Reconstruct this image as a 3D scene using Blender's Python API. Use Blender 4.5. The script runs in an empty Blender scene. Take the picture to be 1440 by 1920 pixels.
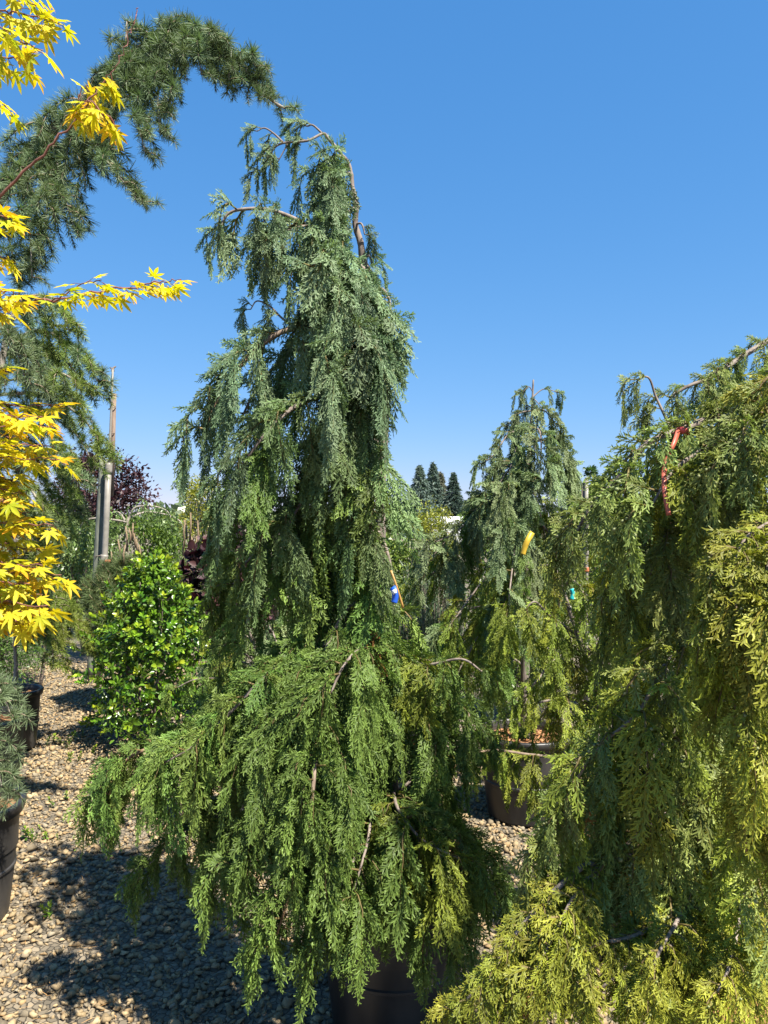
import bpy, math, random
import numpy as np
from mathutils import Vector, Matrix

R = math.radians
scn = bpy.context.scene
# ------------------------------------------------------------------ camera, sky, sun, exposure
F = 1442.0; HOR = 985.0; EYE = 1.6            # photo pixels: focal length, horizon row; metres: eye height
cam = bpy.data.cameras.new('camera')
cam.sensor_fit = 'VERTICAL'; cam.sensor_height = 36.0; cam.lens = 36.0 * F / 1920.0
cam.shift_y = (HOR - 960.0) / 1920.0
cam.clip_start = 0.05; cam.clip_end = 3000
co = bpy.data.objects.new('camera', cam); scn.collection.objects.link(co)
co.location = (0, 0, EYE); co.rotation_euler = (R(90), 0, 0)
scn.camera = co
SUN_AZ = R(136); SUN_EL = R(57)               # azimuth clockwise from +Y
world = bpy.data.worlds.new('World'); scn.world = world; world.use_nodes = True
wn = world.node_tree.nodes; wl = world.node_tree.links
bg = wn['Background']
sky = wn.new('ShaderNodeTexSky'); sky.sky_type = 'NISHITA'; sky.sun_disc = False
sky.sun_elevation = SUN_EL; sky.sun_rotation = SUN_AZ
sky.air_density = 1.0; sky.dust_density = 0.0; sky.ozone_density = 10.0; sky.altitude = 100
sep = wn.new('ShaderNodeSeparateColor'); cmb = wn.new('ShaderNodeCombineColor'); wl.new(sky.outputs[0], sep.inputs[0])
for i, (k, gm) in enumerate(((0.51, 1.0), (0.92, 0.60), (1.61, 0.43))):      # even tone curve over the whole sky: the clear azure of the photograph
    pw = wn.new('ShaderNodeMath'); pw.operation = 'POWER'; pw.inputs[1].default_value = gm
    mu = wn.new('ShaderNodeMath'); mu.operation = 'MULTIPLY'; mu.inputs[1].default_value = k
    wl.new(sep.outputs[i], pw.inputs[0]); wl.new(pw.outputs[0], mu.inputs[0]); wl.new(mu.outputs[0], cmb.inputs[i])
wl.new(cmb.outputs[0], bg.inputs[0]); bg.inputs[1].default_value = 0.1
sun = bpy.data.lights.new('sun', 'SUN'); sun.energy = 5.0; sun.angle = R(0.53); sun.color = (1.0, 0.94, 0.82)
so = bpy.data.objects.new('sun', sun); scn.collection.objects.link(so)
sd = Vector((math.sin(SUN_AZ) * math.cos(SUN_EL), math.cos(SUN_AZ) * math.cos(SUN_EL), math.sin(SUN_EL)))
so.rotation_euler = sd.to_track_quat('Z', 'Y').to_euler(); so.location = sd * 30
vs = scn.view_settings
vs.view_transform = 'Standard'; vs.look = 'None'; vs.gamma = 1; vs.use_curve_mapping = False
vs.exposure = 1.5
scn.cycles.max_bounces = 5; scn.cycles.diffuse_bounces = 3; scn.cycles.transmission_bounces = 4
scn.cycles.sample_clamp_indirect = 6

# ------------------------------------------------------------------ helpers
col = scn.collection
rng = np.random.default_rng(7)
random.seed(7)
UP = np.array((0., 0., 1.))

def W(x, y, D):
    """photo pixel + distance along the ground -> world point"""
    return np.array(((x - 720.0) * D / F, D, EYE + (HOR - y) * D / F))

def nrm(v):
    v = np.asarray(v, float); n = np.linalg.norm(v, axis=-1, keepdims=True)
    return v / np.maximum(n, 1e-9)

class Geo:
    def __init__(s): s.v = []; s.q = []; s.t = []; s.c = []; s.n = 0; s.qm = []; s.tm = []
    def add(s, v, quads=None, tris=None, c=(1, 1, 1), mi=0):
        v = np.asarray(v, float).reshape(-1, 3); c = np.asarray(c, float)
        if c.ndim == 1: c = np.tile(c, (len(v), 1))
        s.v.append(v); s.c.append(c)
        if quads is not None and len(quads): s.q.append(np.asarray(quads, int) + s.n); s.qm.append(np.full(len(quads), mi))
        if tris is not None and len(tris): s.t.append(np.asarray(tris, int) + s.n); s.tm.append(np.full(len(tris), mi))
        s.n += len(v)
    def strips(s, p0, p1, wd, w0, w1, c0, c1):
        p0 = np.atleast_2d(p0); p1 = np.atleast_2d(p1); wd = np.atleast_2d(wd); n = len(p0)
        w0 = np.broadcast_to(np.asarray(w0, float), (n,))[:, None]; w1 = np.broadcast_to(np.asarray(w1, float), (n,))[:, None]
        v = np.stack((p0 - wd * w0 / 2, p0 + wd * w0 / 2, p1 + wd * w1 / 2, p1 - wd * w1 / 2), 1).reshape(-1, 3)
        c0 = np.broadcast_to(np.asarray(c0, float), (n, 3)); c1 = np.broadcast_to(np.asarray(c1, float), (n, 3))
        c = np.stack((c0, c0, c1, c1), 1).reshape(-1, 3)
        s.add(v, quads=np.arange(4 * n).reshape(n, 4), c=c)
    def tube(s, P, rad, k=6, c=(1, 1, 1), cap=True, mi=0):
        P = np.asarray(P, float); n = len(P); rad = np.broadcast_to(np.asarray(rad, float), (n,))
        T = nrm(np.gradient(P, axis=0)); ref = np.array((0.13, 0.97, 0.2))
        A = nrm(np.cross(T, ref)); B = np.cross(T, A)
        th = np.linspace(0, 2 * math.pi, k, endpoint=False)
        v = (P[:, None] + rad[:, None, None] * (np.cos(th)[None, :, None] * A[:, None] + np.sin(th)[None, :, None] * B[:, None])).reshape(-1, 3)
        i = np.arange(n - 1)[:, None] * k; j = np.arange(k)[None]; j2 = (j + 1) % k
        q = np.stack((i + j, i + j2, i + k + j2, i + k + j), -1).reshape(-1, 4)
        c = np.asarray(c, float)
        if c.ndim == 2: c = np.repeat(c, k, axis=0)
        tris = []
        if cap:
            tris = [(0, a + 1, a) for a in range(1, k - 1)] + [((n - 1) * k, (n - 1) * k + a, (n - 1) * k + a + 1) for a in range(1, k - 1)]
        s.add(v, quads=q, tris=tris, c=c, mi=mi)
    def box(s, lo, hi, c=(1, 1, 1), M=None, mi=0):
        lo = np.asarray(lo, float); hi = np.asarray(hi, float)
        v = np.array([[(lo, hi)[(i >> a) & 1][a] for a in range(3)] for i in range(8)])
        if M is not None: v = v @ np.asarray(M)[:3, :3].T + np.asarray(M)[:3, 3]
        s.add(v, quads=[(0, 2, 3, 1), (4, 5, 7, 6), (0, 1, 5, 4), (2, 6, 7, 3), (0, 4, 6, 2), (1, 3, 7, 5)], c=c, mi=mi)
    def mesh(s, name, mats, smooth=False):
        v = np.concatenate(s.v).astype(np.float32); c = np.concatenate(s.c)
        q = np.concatenate(s.q) if s.q else np.zeros((0, 4), int); t = np.concatenate(s.t) if s.t else np.zeros((0, 3), int)
        mi = np.concatenate(s.qm + s.tm).astype(np.int32)
        me = bpy.data.meshes.new(name)
        me.vertices.add(len(v)); me.vertices.foreach_set('co', v.ravel())
        li = np.concatenate((q.ravel(), t.ravel())).astype(np.int32)
        me.loops.add(len(li)); me.loops.foreach_set('vertex_index', li)
        tot = np.concatenate((np.full(len(q), 4), np.full(len(t), 3))).astype(np.int32)
        st = np.concatenate(((0,), np.cumsum(tot)[:-1])).astype(np.int32)
        me.polygons.add(len(tot)); me.polygons.foreach_set('loop_start', st); me.polygons.foreach_set('loop_total', tot)
        me.polygons.foreach_set('material_index', mi)
        if smooth: me.polygons.foreach_set('use_smooth', np.ones(len(tot), bool))
        a = me.color_attributes.new('Col', 'FLOAT_COLOR', 'POINT')
        a.data.foreach_set('color', np.concatenate((c, np.ones((len(c), 1))), 1).astype(np.float32).ravel())
        for m in (mats if isinstance(mats, (list, tuple)) else [mats]): me.materials.append(m)
        me.update(calc_edges=True)
        return me

def link(name, me, parent=None, M=None):
    o = bpy.data.objects.new(name, me); col.objects.link(o)
    if parent is not None: o.parent = parent
    if M is not None: o.matrix_local = M
    return o
def tag(o, label, cat=None, group=None, kind=None):
    o['label'] = label
    if cat: o['category'] = cat
    if group: o['group'] = group
    if kind: o['kind'] = kind
    return o
def thing(name, label, cat, loc, group=None):
    o = bpy.data.objects.new(name, None); o.empty_display_size = 0.1; col.objects.link(o)
    o.location = [float(a) for a in loc]; tag(o, label, cat, group); o['_o'] = 1; del o['_o']
    return o
def spline(P, per=6):
    P = np.asarray(P, float)
    if len(P) < 3:
        t = np.linspace(0, 1, per)[:, None]; return P[0] * (1 - t) + P[-1] * t
    E = np.concatenate(([2 * P[0] - P[1]], P, [2 * P[-1] - P[-2]])); out = []
    for i in range(len(P) - 1):
        a, b, c, d = E[i:i + 4]; t = np.linspace(0, 1, per, endpoint=False)[:, None]
        out.append(0.5 * (2 * b + (c - a) * t + (2 * a - 5 * b + 4 * c - d) * t ** 2 + (3 * b - 3 * c + d - a) * t ** 3))
    return np.concatenate(out + [P[-1:]])

# ------------------------------------------------------------------ materials
def nodes(name):
    m = bpy.data.materials.new(name); m.use_nodes = True
    nt = m.node_tree; b = nt.nodes['Principled BSDF']; return m, nt, nt.nodes, nt.links, b
def foliage(name, transl=0.3, rough=0.5, spec=0.4, hv=0.03, vv=0.45, tcol=(1.0, 1.1, 0.55)):
    m, nt, N, L, b = nodes(name)
    at = N.new('ShaderNodeAttribute'); at.attribute_name = 'Col'
    oi = N.new('ShaderNodeObjectInfo'); hs = N.new('ShaderNodeHueSaturation')
    mh = N.new('ShaderNodeMapRange'); mh.inputs[3].default_value = 0.5 - hv; mh.inputs[4].default_value = 0.5 + hv
    mv = N.new('ShaderNodeMapRange'); mv.inputs[3].default_value = 1 - vv / 2; mv.inputs[4].default_value = 1 + vv / 2
    ml = N.new('ShaderNodeMath'); ml.operation = 'MULTIPLY'; ml.inputs[1].default_value = 7.31
    fr = N.new('ShaderNodeMath'); fr.operation = 'FRACT'
    L.new(oi.outputs['Random'], mh.inputs[0]); L.new(oi.outputs['Random'], ml.inputs[0]); L.new(ml.outputs[0], fr.inputs[0]); L.new(fr.outputs[0], mv.inputs[0])
    L.new(mh.outputs[0], hs.inputs['Hue']); L.new(mv.outputs[0], hs.inputs['Value']); L.new(at.outputs['Color'], hs.inputs['Color'])
    L.new(hs.outputs[0], b.inputs['Base Color']); b.inputs['Roughness'].default_value = rough; b.inputs['Specular IOR Level'].default_value = spec
    tr = N.new('ShaderNodeBsdfTranslucent'); mx = N.new('ShaderNodeMixShader'); mx.inputs[0].default_value = transl
    mc = N.new('ShaderNodeMix'); mc.data_type = 'RGBA'; mc.blend_type = 'MULTIPLY'; mc.inputs[0].default_value = 1
    L.new(hs.outputs[0], mc.inputs[6]); mc.inputs[7].default_value = (*tcol, 1)
    L.new(mc.outputs[2], tr.inputs[0]); L.new(b.outputs[0], mx.inputs[1]); L.new(tr.outputs[0], mx.inputs[2])
    L.new(mx.outputs[0], N['Material Output'].inputs[0])
    return m
def bark(name, c1, c2, scale=60, rough=0.85):
    m, nt, N, L, b = nodes(name)
    tc = N.new('ShaderNodeTexCoord'); mp = N.new('ShaderNodeMapping'); mp.inputs[3].default_value = (1, 1, 0.25)
    nz = N.new('ShaderNodeTexNoise'); nz.inputs['Scale'].default_value = scale; nz.inputs['Detail'].default_value = 5
    cr = N.new('ShaderNodeValToRGB'); cr.color_ramp.elements[0].color = (*c1, 1); cr.color_ramp.elements[1].color = (*c2, 1)
    cr.color_ramp.elements[0].position = 0.3; cr.color_ramp.elements[1].position = 0.7
    at = N.new('ShaderNodeAttribute'); at.attribute_name = 'Col'
    mc = N.new('ShaderNodeMix'); mc.data_type = 'RGBA'; mc.blend_type = 'MULTIPLY'; mc.inputs[0].default_value = 1
    bp = N.new('ShaderNodeBump'); bp.inputs['Strength'].default_value = 0.5; bp.inputs['Distance'].default_value = 0.004
    L.new(tc.outputs['Object'], mp.inputs[0]); L.new(mp.outputs[0], nz.inputs['Vector']); L.new(nz.outputs[0], cr.inputs[0])
    L.new(cr.outputs[0], mc.inputs[6]); L.new(at.outputs['Color'], mc.inputs[7]); L.new(mc.outputs[2], b.inputs['Base Color'])
    L.new(nz.outputs[0], bp.inputs['Height']); L.new(bp.outputs[0], b.inputs['Normal']); b.inputs['Roughness'].default_value = rough
    return m
def plain(name, c, rough=0.6, spec=0.4, noise=0.25, scale=40, use_col=False):
    m, nt, N, L, b = nodes(name)
    nz = N.new('ShaderNodeTexNoise'); nz.inputs['Scale'].default_value = scale; nz.inputs['Detail'].default_value = 4
    tc = N.new('ShaderNodeTexCoord'); L.new(tc.outputs['Object'], nz.inputs['Vector'])
    mr = N.new('ShaderNodeMapRange'); mr.inputs[1].default_value = 0.25; mr.inputs[2].default_value = 0.75
    mr.inputs[3].default_value = 1 - noise; mr.inputs[4].default_value = 1 + noise
    hs = N.new('ShaderNodeHueSaturation'); L.new(nz.outputs[0], mr.inputs[0]); L.new(mr.outputs[0], hs.inputs['Value'])
    if use_col:
        at = N.new('ShaderNodeAttribute'); at.attribute_name = 'Col'; L.new(at.outputs['Color'], hs.inputs['Color'])
    else: hs.inputs['Color'].default_value = (*c, 1)
    L.new(hs.outputs[0], b.inputs['Base Color']); b.inputs['Roughness'].default_value = rough; b.inputs['Specular IOR Level'].default_value = spec
    return m

M_CEDAR = foliage('cedar_foliage', 0.32, 0.55, 0.28, 0.018, 0.5)
M_NEEDLE = foliage('needle_foliage', 0.25, 0.5, 0.3, 0.015, 0.4)
M_LEAF = foliage('leaf_foliage', 0.32, 0.38, 0.45, 0.02, 0.4)
M_MAPLE = foliage('maple_leaf', 0.5, 0.5, 0.3, 0.01, 0.25, (1.0, 1.0, 0.35))
M_HOLLY = foliage('holly_leaf', 0.22, 0.3, 0.5, 0.02, 0.5)
M_PURPLE = foliage('purple_leaf', 0.15, 0.5, 0.3, 0.02, 0.5, (1.2, 0.5, 0.6))
M_BARK = bark('cedar_bark', (0.10, 0.075, 0.06), (0.25, 0.205, 0.175))
M_DBARK = bark('dark_bark', (0.08, 0.06, 0.05), (0.2, 0.16, 0.13))
M_RBARK = bark('maple_bark', (0.13, 0.05, 0.04), (0.22, 0.09, 0.07))
M_PBARK = bark('pale_bark', (0.17, 0.145, 0.12), (0.32, 0.28, 0.23))
M_SOIL = plain('bark_mulch', (1, 1, 1), 0.9, 0.2, 0.4, 90, True)

# ------------------------------------------------------------------ ground and gravel
def ground_mat():
    m, nt, N, L, b = nodes('gravel_ground')
    tc = N.new('ShaderNodeTexCoord')
    v1 = N.new('ShaderNodeTexVoronoi'); v1.inputs['Scale'].default_value = 38
    v2 = N.new('ShaderNodeTexVoronoi'); v2.inputs['Scale'].default_value = 38; v2.feature = 'DISTANCE_TO_EDGE'
    L.new(tc.outputs['Object'], v1.inputs['Vector']); L.new(tc.outputs['Object'], v2.inputs['Vector'])
    cr = N.new('ShaderNodeValToRGB')
    for p, c in ((0, (0.09, 0.075, 0.052)), (0.5, (0.17, 0.138, 0.095)), (1, (0.23, 0.185, 0.125))):
        e = cr.color_ramp.elements[0] if p == 0 else (cr.color_ramp.elements[-1] if p == 1 else cr.color_ramp.elements.new(p))
        e.color = (*c, 1); e.position = p
    se = N.new('ShaderNodeSeparateColor'); L.new(v1.outputs['Color'], se.inputs[0]); L.new(se.outputs[0], cr.inputs[0])
    ml = N.new('ShaderNodeMapRange'); ml.inputs[1].default_value = 0; ml.inputs[2].default_value = 0.08; ml.inputs[3].default_value = 0; ml.inputs[4].default_value = 1
    L.new(v2.outputs['Distance'], ml.inputs[0])
    bp = N.new('ShaderNodeBump'); bp.inputs['Strength'].default_value = 1; bp.inputs['Distance'].default_value = 0.012
    L.new(ml.outputs[0], bp.inputs['Height']); L.new(bp.outputs[0], b.inputs['Normal'])
    L.new(cr.outputs[0], b.inputs['Base Color']); b.inputs['Roughness'].default_value = 0.9
    return m
g = Geo(); S = 1500
g.add([(-S, -40, 0), (S, -40, 0), (S, S, 0), (-S, S, 0)], quads=[(0, 1, 2, 3)])
o = link('ground', g.mesh('ground', ground_mat())); tag(o, 'brown gravel yard floor between the rows of potted trees', kind='structure')

import bmesh
def hull(seed):
    r = np.random.default_rng(seed); bm = bmesh.new()
    pts = nrm(r.normal(size=(11, 3))) * r.uniform(0.75, 1.1, (11, 1)) * np.array((1, r.uniform(0.6, 0.9), r.uniform(0.45, 0.65)))
    for p in pts: bm.verts.new(p)
    res = bmesh.ops.convex_hull(bm, input=bm.verts)
    bmesh.ops.delete(bm, geom=[e for e in res['geom_interior'] if isinstance(e, bmesh.types.BMVert)], context='VERTS')
    bm.verts.index_update(); v = np.array([p.co[:] for p in bm.verts]); f = np.array([[q.index for q in t.verts] for t in bm.faces]); bm.free()
    return v, f
HULLS = [hull(i) for i in range(14)]
def gravel():
    g = Geo(); r = np.random.default_rng(3)
    n0 = 62000
    Y = r.uniform(2.25, 9.0, n0) ; X = r.uniform(-4.0, 1.6, n0)
    px = 720 + X * F / Y; keep = (px > -60) & (px < 1330)
    # along the aisle everywhere; right of the row only up to 5 m
    aisle = (X > -1.35 - 0.42 * (Y - 2.4) - 0.9) & (X < 0.9 - 0.45 * (Y - 2.5))
    right = (Y < 5.2) & (X >= 0.9 - 0.45 * (Y - 2.5))
    keep &= aisle | right
    keep &= r.random(n0) < np.clip(1.2 - (Y - 2.3) * 0.085, 0.55, 1)
    X = X[keep]; Y = Y[keep]; n = len(X)
    pal = np.array([(0.33, 0.27, 0.19), (0.26, 0.215, 0.155), (0.22, 0.195, 0.16), (0.38, 0.32, 0.235), (0.17, 0.155, 0.135), (0.29, 0.22, 0.145), (0.25, 0.235, 0.21)])
    ci = r.choice(len(pal), n, p=[.25, .22, .13, .13, .08, .12, .07]); cc = pal[ci] * r.uniform(0.8, 1.2, (n, 1)) * np.array((0.90, 0.81, 0.64))
    size = r.lognormal(math.log(0.0135), 0.34, n); size = np.clip(size, 0.006, 0.028)
    hi = r.integers(0, len(HULLS), n)
    for k, (v, f) in enumerate(HULLS):
        idx = np.where(hi == k)[0]; m = len(idx)
        if not m: continue
        a = r.uniform(0, 2 * math.pi, m); tx = r.normal(0, 0.3, m); 
        vv = np.repeat(v[None], m, 0) * size[idx][:, None, None] * r.uniform(0.8, 1.25, (m, 1, 3))
        y2 = vv[..., 1] * np.cos(tx)[:, None] - vv[..., 2] * np.sin(tx)[:, None]; z2 = vv[..., 1] * np.sin(tx)[:, None] + vv[..., 2] * np.cos(tx)[:, None]
        x3 = vv[..., 0] * np.cos(a)[:, None] - y2 * np.sin(a)[:, None]; y3 = vv[..., 0] * np.sin(a)[:, None] + y2 * np.cos(a)[:, None]
        P = np.stack((x3 + X[idx][:, None], y3 + Y[idx][:, None], z2 + (size[idx] * r.uniform(0.1, 0.75, m))[:, None]), -1)
        ff = (f[None] + (np.arange(m) * len(v))[:, None, None]).reshape(-1, 3)
        g.add(P.reshape(-1, 3), tris=ff, c=np.repeat(cc[idx], len(v), 0))
    o = link('gravel', g.mesh('gravel', plain('gravel_stone', (1, 1, 1), 0.85, 0.25, 0.18, 220, True)))
    tag(o, 'loose tan and grey crushed gravel covering the aisle', 'gravel', kind='stuff')
    # dry needles and bark crumbs on the stones
    g = Geo(); n = 2600
    Y = r.uniform(2.3, 7, n); X = -0.55 - 0.42 * (Y - 2.4) + r.normal(0, 0.75, n); a = r.uniform(0, math.pi * 2, n)
    d = np.stack((np.cos(a), np.sin(a), r.normal(0, .12, n)), -1); p = np.stack((X, Y, r.uniform(0.012, 0.024, n)), -1)
    l = r.uniform(0.012, 0.05, n)[:, None]; w = np.stack((-np.sin(a), np.cos(a), np.zeros(n)), -1)
    c = np.array((0.36, 0.2, 0.075)) * r.uniform(0.6, 1.3, (n, 1))
    g.strips(p, p + d * l, w, r.uniform(0.0012, 0.003, n), 0.001, c, c)
    o = link('needle_litter', g.mesh('needle_litter', plain('dry_needle', (1, 1, 1), 0.8, 0.2, 0.2, 60, True)))
    tag(o, 'dry orange brown needles scattered over the gravel', 'needle litter', kind='stuff')
gravel()

# ------------------------------------------------------------------ pots
def lathe(prof, k=48, c=(1, 1, 1)):
    prof = np.array(prof); th = np.linspace(0, 2 * math.pi, k, endpoint=False)
    v = np.stack((prof[:, 0][:, None] * np.cos(th), prof[:, 0][:, None] * np.sin(th), np.repeat(prof[:, 1][:, None], k, 1)), -1).reshape(-1, 3)
    n = len(prof); i = np.arange(n - 1)[:, None] * k; j = np.arange(k)[None]; j2 = (j + 1) % k
    return v, np.stack((i + j, i + j2, i + k + j2, i + k + j), -1).reshape(-1, 4)
def pot_mat():
    m, nt, N, L, b = nodes('black_plastic')
    tc = N.new('ShaderNodeTexCoord'); nz = N.new('ShaderNodeTexNoise'); nz.inputs['Scale'].default_value = 7; nz.inputs['Detail'].default_value = 8
    mp = N.new('ShaderNodeMapping'); mp.inputs[3].default_value = (1, 1, 0.4)
    cr = N.new('ShaderNodeValToRGB'); cr.color_ramp.elements[0].color = (0.010, 0.010, 0.011, 1); cr.color_ramp.elements[1].color = (0.055, 0.05, 0.045, 1)
    cr.color_ramp.elements[0].position = 0.38; cr.color_ramp.elements[1].position = 0.72
    L.new(tc.outputs['Object'], mp.inputs[0]); L.new(mp.outputs[0], nz.inputs['Vector']); L.new(nz.outputs[0], cr.inputs[0]); L.new(cr.outputs[0], b.inputs['Base Color'])
    b.inputs['Roughness'].default_value = 0.42; b.inputs['Specular IOR Level'].default_value = 0.5
    return m
M_POT = pot_mat()
def soil_mesh(r):
    g = Geo(); rr = np.random.default_rng(int(r * 1000)); k = 40
    rad = np.concatenate(([0.001], np.linspace(0.12, 1, 9) * r)); th = np.linspace(0, 2 * math.pi, k, endpoint=False)
    v = np.stack([np.stack((q * np.cos(th), q * np.sin(th), rr.normal(0, 0.006, k)), -1) for q in rad]).reshape(-1, 3)
    i = np.arange(len(rad) - 1)[:, None] * k; j = np.arange(k)[None]; j2 = (j + 1) % k
    base = np.array((0.24, 0.125, 0.06)) * rr.uniform(0.5, 1.3, (len(v), 1))
    g.add(v, quads=np.stack((i + j, i + k + j, i + k + j2, i + j2), -1).reshape(-1, 4), c=base)
    for _ in range(140):      # bark chips
        q = math.sqrt(rr.random()) * r * 0.93; a = rr.uniform(0, 6.28); l = rr.uniform(0.008, 0.025)
        M = Matrix.Translation((q * math.cos(a), q * math.sin(a), rr.uniform(0.002, 0.01))) @ Matrix.Rotation(rr.uniform(0, 6.28), 4, 'Z') @ Matrix.Rotation(rr.normal(0, .35), 4, 'X') @ Matrix.Rotation(rr.normal(0, .35), 4, 'Y')
        g.box((-l, -l * 0.4, -0.002), (l, l * 0.4, 0.003), np.array((0.3, 0.15, 0.07)) * rr.uniform(0.4, 1.4), M)
    return g.mesh('soil', M_SOIL)
def pot(loc, r, h, label, rz=0.0):
    t = thing('plant_pot', label, 'pot', (loc[0], loc[1], 0.008), 'black nursery pots'); t.rotation_euler.z = rz
    b = r * 0.8
    prof = [(0.01, 0), (b - 0.012, 0), (b, 0.012), (b + (r - b) * 0.4, h * 0.42), (b + (r - b) * 0.4 + 0.006, h * 0.43), (b + (r - b) * 0.4 + 0.006, h * 0.45), (b + (r - b) * 0.42, h * 0.46),
            (r - 0.012, h * 0.9), (r - 0.006, h * 0.985), (r - 0.014, h * 0.985), (r - 0.02, h * 0.6), (r - 0.06, h * 0.55)]
    g = Geo(); v, q = lathe(prof); g.add(v, quads=q); me = g.mesh('pot_wall', M_POT, True); me.set_sharp_from_angle(angle=R(25)); link('wall', me, t)
    g = Geo(); v, q = lathe([(r - 0.013, h * 0.90), (r + 0.004, h * 0.905), (r + 0.010, h * 0.955), (r + 0.012, h - 0.006), (r + 0.006, h), (r - 0.010, h), (r - 0.014, h - 0.01), (r - 0.016, h * 0.93)])
    g.add(v, quads=q); link('rim', g.mesh('pot_rim', M_POT, True), t)
    link('soil', soil_mesh(r - 0.012), t, Matrix.Translation((0, 0, h * 0.88)))
    return t
# ------------------------------------------------------------------ conifer sprays (shared meshes)
def frond(G, P, T, N, L, Wd, r, c0, c1, sp=0.0105, sub=0.013, wd=0.0033, droop=0.5, m_sp=0.0058, ang=40):
    n = max(6, int(L / sp)); p = np.array(P, float); t = nrm(T); N = nrm(N - t * np.dot(N, t)); h = L / n
    A0, A1, AW, W0, W1, C0, C1 = [], [], [], [], [], [], []
    def put(a, b, dirv, Nn, w0, w1, k0, k1):
        B = np.cross(Nn, dirv); q = r.normal(0, 0.5)
        A0.append(a); A1.append(b); AW.append(B * math.cos(q) + Nn * math.sin(q)); W0.append(w0); W1.append(w1); C0.append(k0); C1.append(k1)
    stem = np.array(c0) * np.array((1.25, 0.95, 0.7)); down = np.array((0, 0, -1.0))
    for i in range(n):
        u = i / n; side = 1 if i % 2 else -1
        t = nrm(t + down * droop * h / 0.1 * 0.35 + r.normal(0, 0.02, 3)); N = nrm(N - t * np.dot(N, t)); B = np.cross(N, t)
        p2 = p + t * h
        put(p, p2, t, N, 0.0035 * (1.1 - u), 0.003 * (1.05 - u), stem, stem * 1.05)
        for sd in (side, -side):
            bl = Wd * min(1, 0.45 + 2.4 * u) * (1 - u) ** 0.6 * r.uniform(0.75, 1.2)
            a = R(ang - 14 * u) + r.normal(0, 0.08); d = nrm(math.cos(a) * t + math.sin(a) * sd * B + N * r.normal(0, 0.13))
            q0 = p + t * h * (0.5 if sd != side else 0); m = max(2, int(bl / m_sp)); st_ = bl / m
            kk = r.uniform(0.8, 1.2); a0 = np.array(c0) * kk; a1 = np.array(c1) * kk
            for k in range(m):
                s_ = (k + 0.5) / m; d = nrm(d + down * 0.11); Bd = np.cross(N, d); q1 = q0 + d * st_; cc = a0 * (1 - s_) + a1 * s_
                put(q0, q1, d, N, wd, wd * 0.9, cc, cc)
                sd2 = 1 if k % 2 else -1
                sl = sub * (1.05 - 0.6 * s_) * r.uniform(0.7, 1.25)
                d2 = nrm(0.8 * d + 0.6 * sd2 * Bd + N * r.normal(0, 0.2))
                put(q1, q1 + d2 * sl, d2, N, wd, wd * 0.5, cc, a1)
                q0 = q1
        p = p2
    G.strips(np.array(A0), np.array(A1), nrm(np.array(AW)), np.array(W0), np.array(W1), np.array(C0), np.array(C1))
    return p
def strand(name, mat, L, c0, c1, seed, fl=0.17, fw=0.055, spread=0.62, spacing=0.04, wd=0.0033, sub=0.013, out=0.10, stemc=(0.22, 0.17, 0.07), cones=0):
    """a hanging branchlet: starts along +X, soon falls along -Z, with flat fronds to both sides"""
    fl = min(fl, 0.42 * L + 0.04); fw = min(fw, 0.13 * L + 0.018); out = min(out, 0.35 * L)
    r = np.random.default_rng(seed); G = Geo(); n = max(5, int(L / spacing)); h = L / n
    p = np.zeros(3); pts = [p]; T = []
    for i in range(n):
        u = i / n; w = min(1, (i * h) / out); ang = R(12) * (1 - w) - R(84) * w
        t = nrm(np.array((math.cos(ang), 0.12 * math.sin(3.1 * u * math.pi + seed), math.sin(ang))) + r.normal(0, 0.05, 3)); T.append(t); p = p + t * h; pts.append(p)
    pts = np.array(pts); G.tube(pts, np.linspace(0.003, 0.0012, len(pts)), 3, np.linspace(1, 0.6, len(pts))[:, None] * np.array(stemc))
    for i in range(n):
        u = i / n; t = T[i]
        for s in ((1, -1) if i % 2 else (-1, 1)):
            lat = nrm(np.array((r.normal(0, 0.45), s, r.normal(0, 0.1))))
            d = nrm(t * (1 - spread * 0.55) + lat * spread * r.uniform(0.5, 1.1))
            l = fl * (0.55 + 0.9 * u * (1 - u) * 2) * r.uniform(0.75, 1.2) * (1 - 0.25 * u)
            N = np.array((r.normal(0.9, 0.35), r.normal(0, 0.5), r.normal(0, 0.3)))
            k = r.uniform(0.82, 1.18)
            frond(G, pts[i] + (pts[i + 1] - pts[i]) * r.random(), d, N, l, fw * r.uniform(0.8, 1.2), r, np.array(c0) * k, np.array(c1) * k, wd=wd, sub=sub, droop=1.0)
    for _ in range(cones):
        q = pts[r.integers(1, len(pts))] + r.normal(0, .011, 3); a = 0.0038 * r.uniform(.8, 1.2)
        v = nrm(np.array([(x, y, z) for x in (-1, 1) for y in (-1, 1) for z in (-1, 1)] + [(1.3, 0, 0), (-1.3, 0, 0), (0, 1.3, 0), (0, -1.3, 0), (0, 0, 1.3), (0, 0, -1.3)], float)) * a + q
        F_ = ((8, (4, 6, 7, 5)), (9, (0, 1, 3, 2)), (10, (2, 3, 7, 6)), (11, (0, 4, 5, 1)), (12, (1, 5, 7, 3)), (13, (0, 2, 6, 4)))
        G.add(v, tris=[(c_, f[k], f[(k + 1) % 4]) for c_, f in F_ for k in range(4)], c=(0.24, 0.26, 0.12))
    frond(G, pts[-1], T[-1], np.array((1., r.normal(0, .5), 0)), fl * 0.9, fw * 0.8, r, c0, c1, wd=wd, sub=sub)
    return G.mesh(name, mat)
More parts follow.
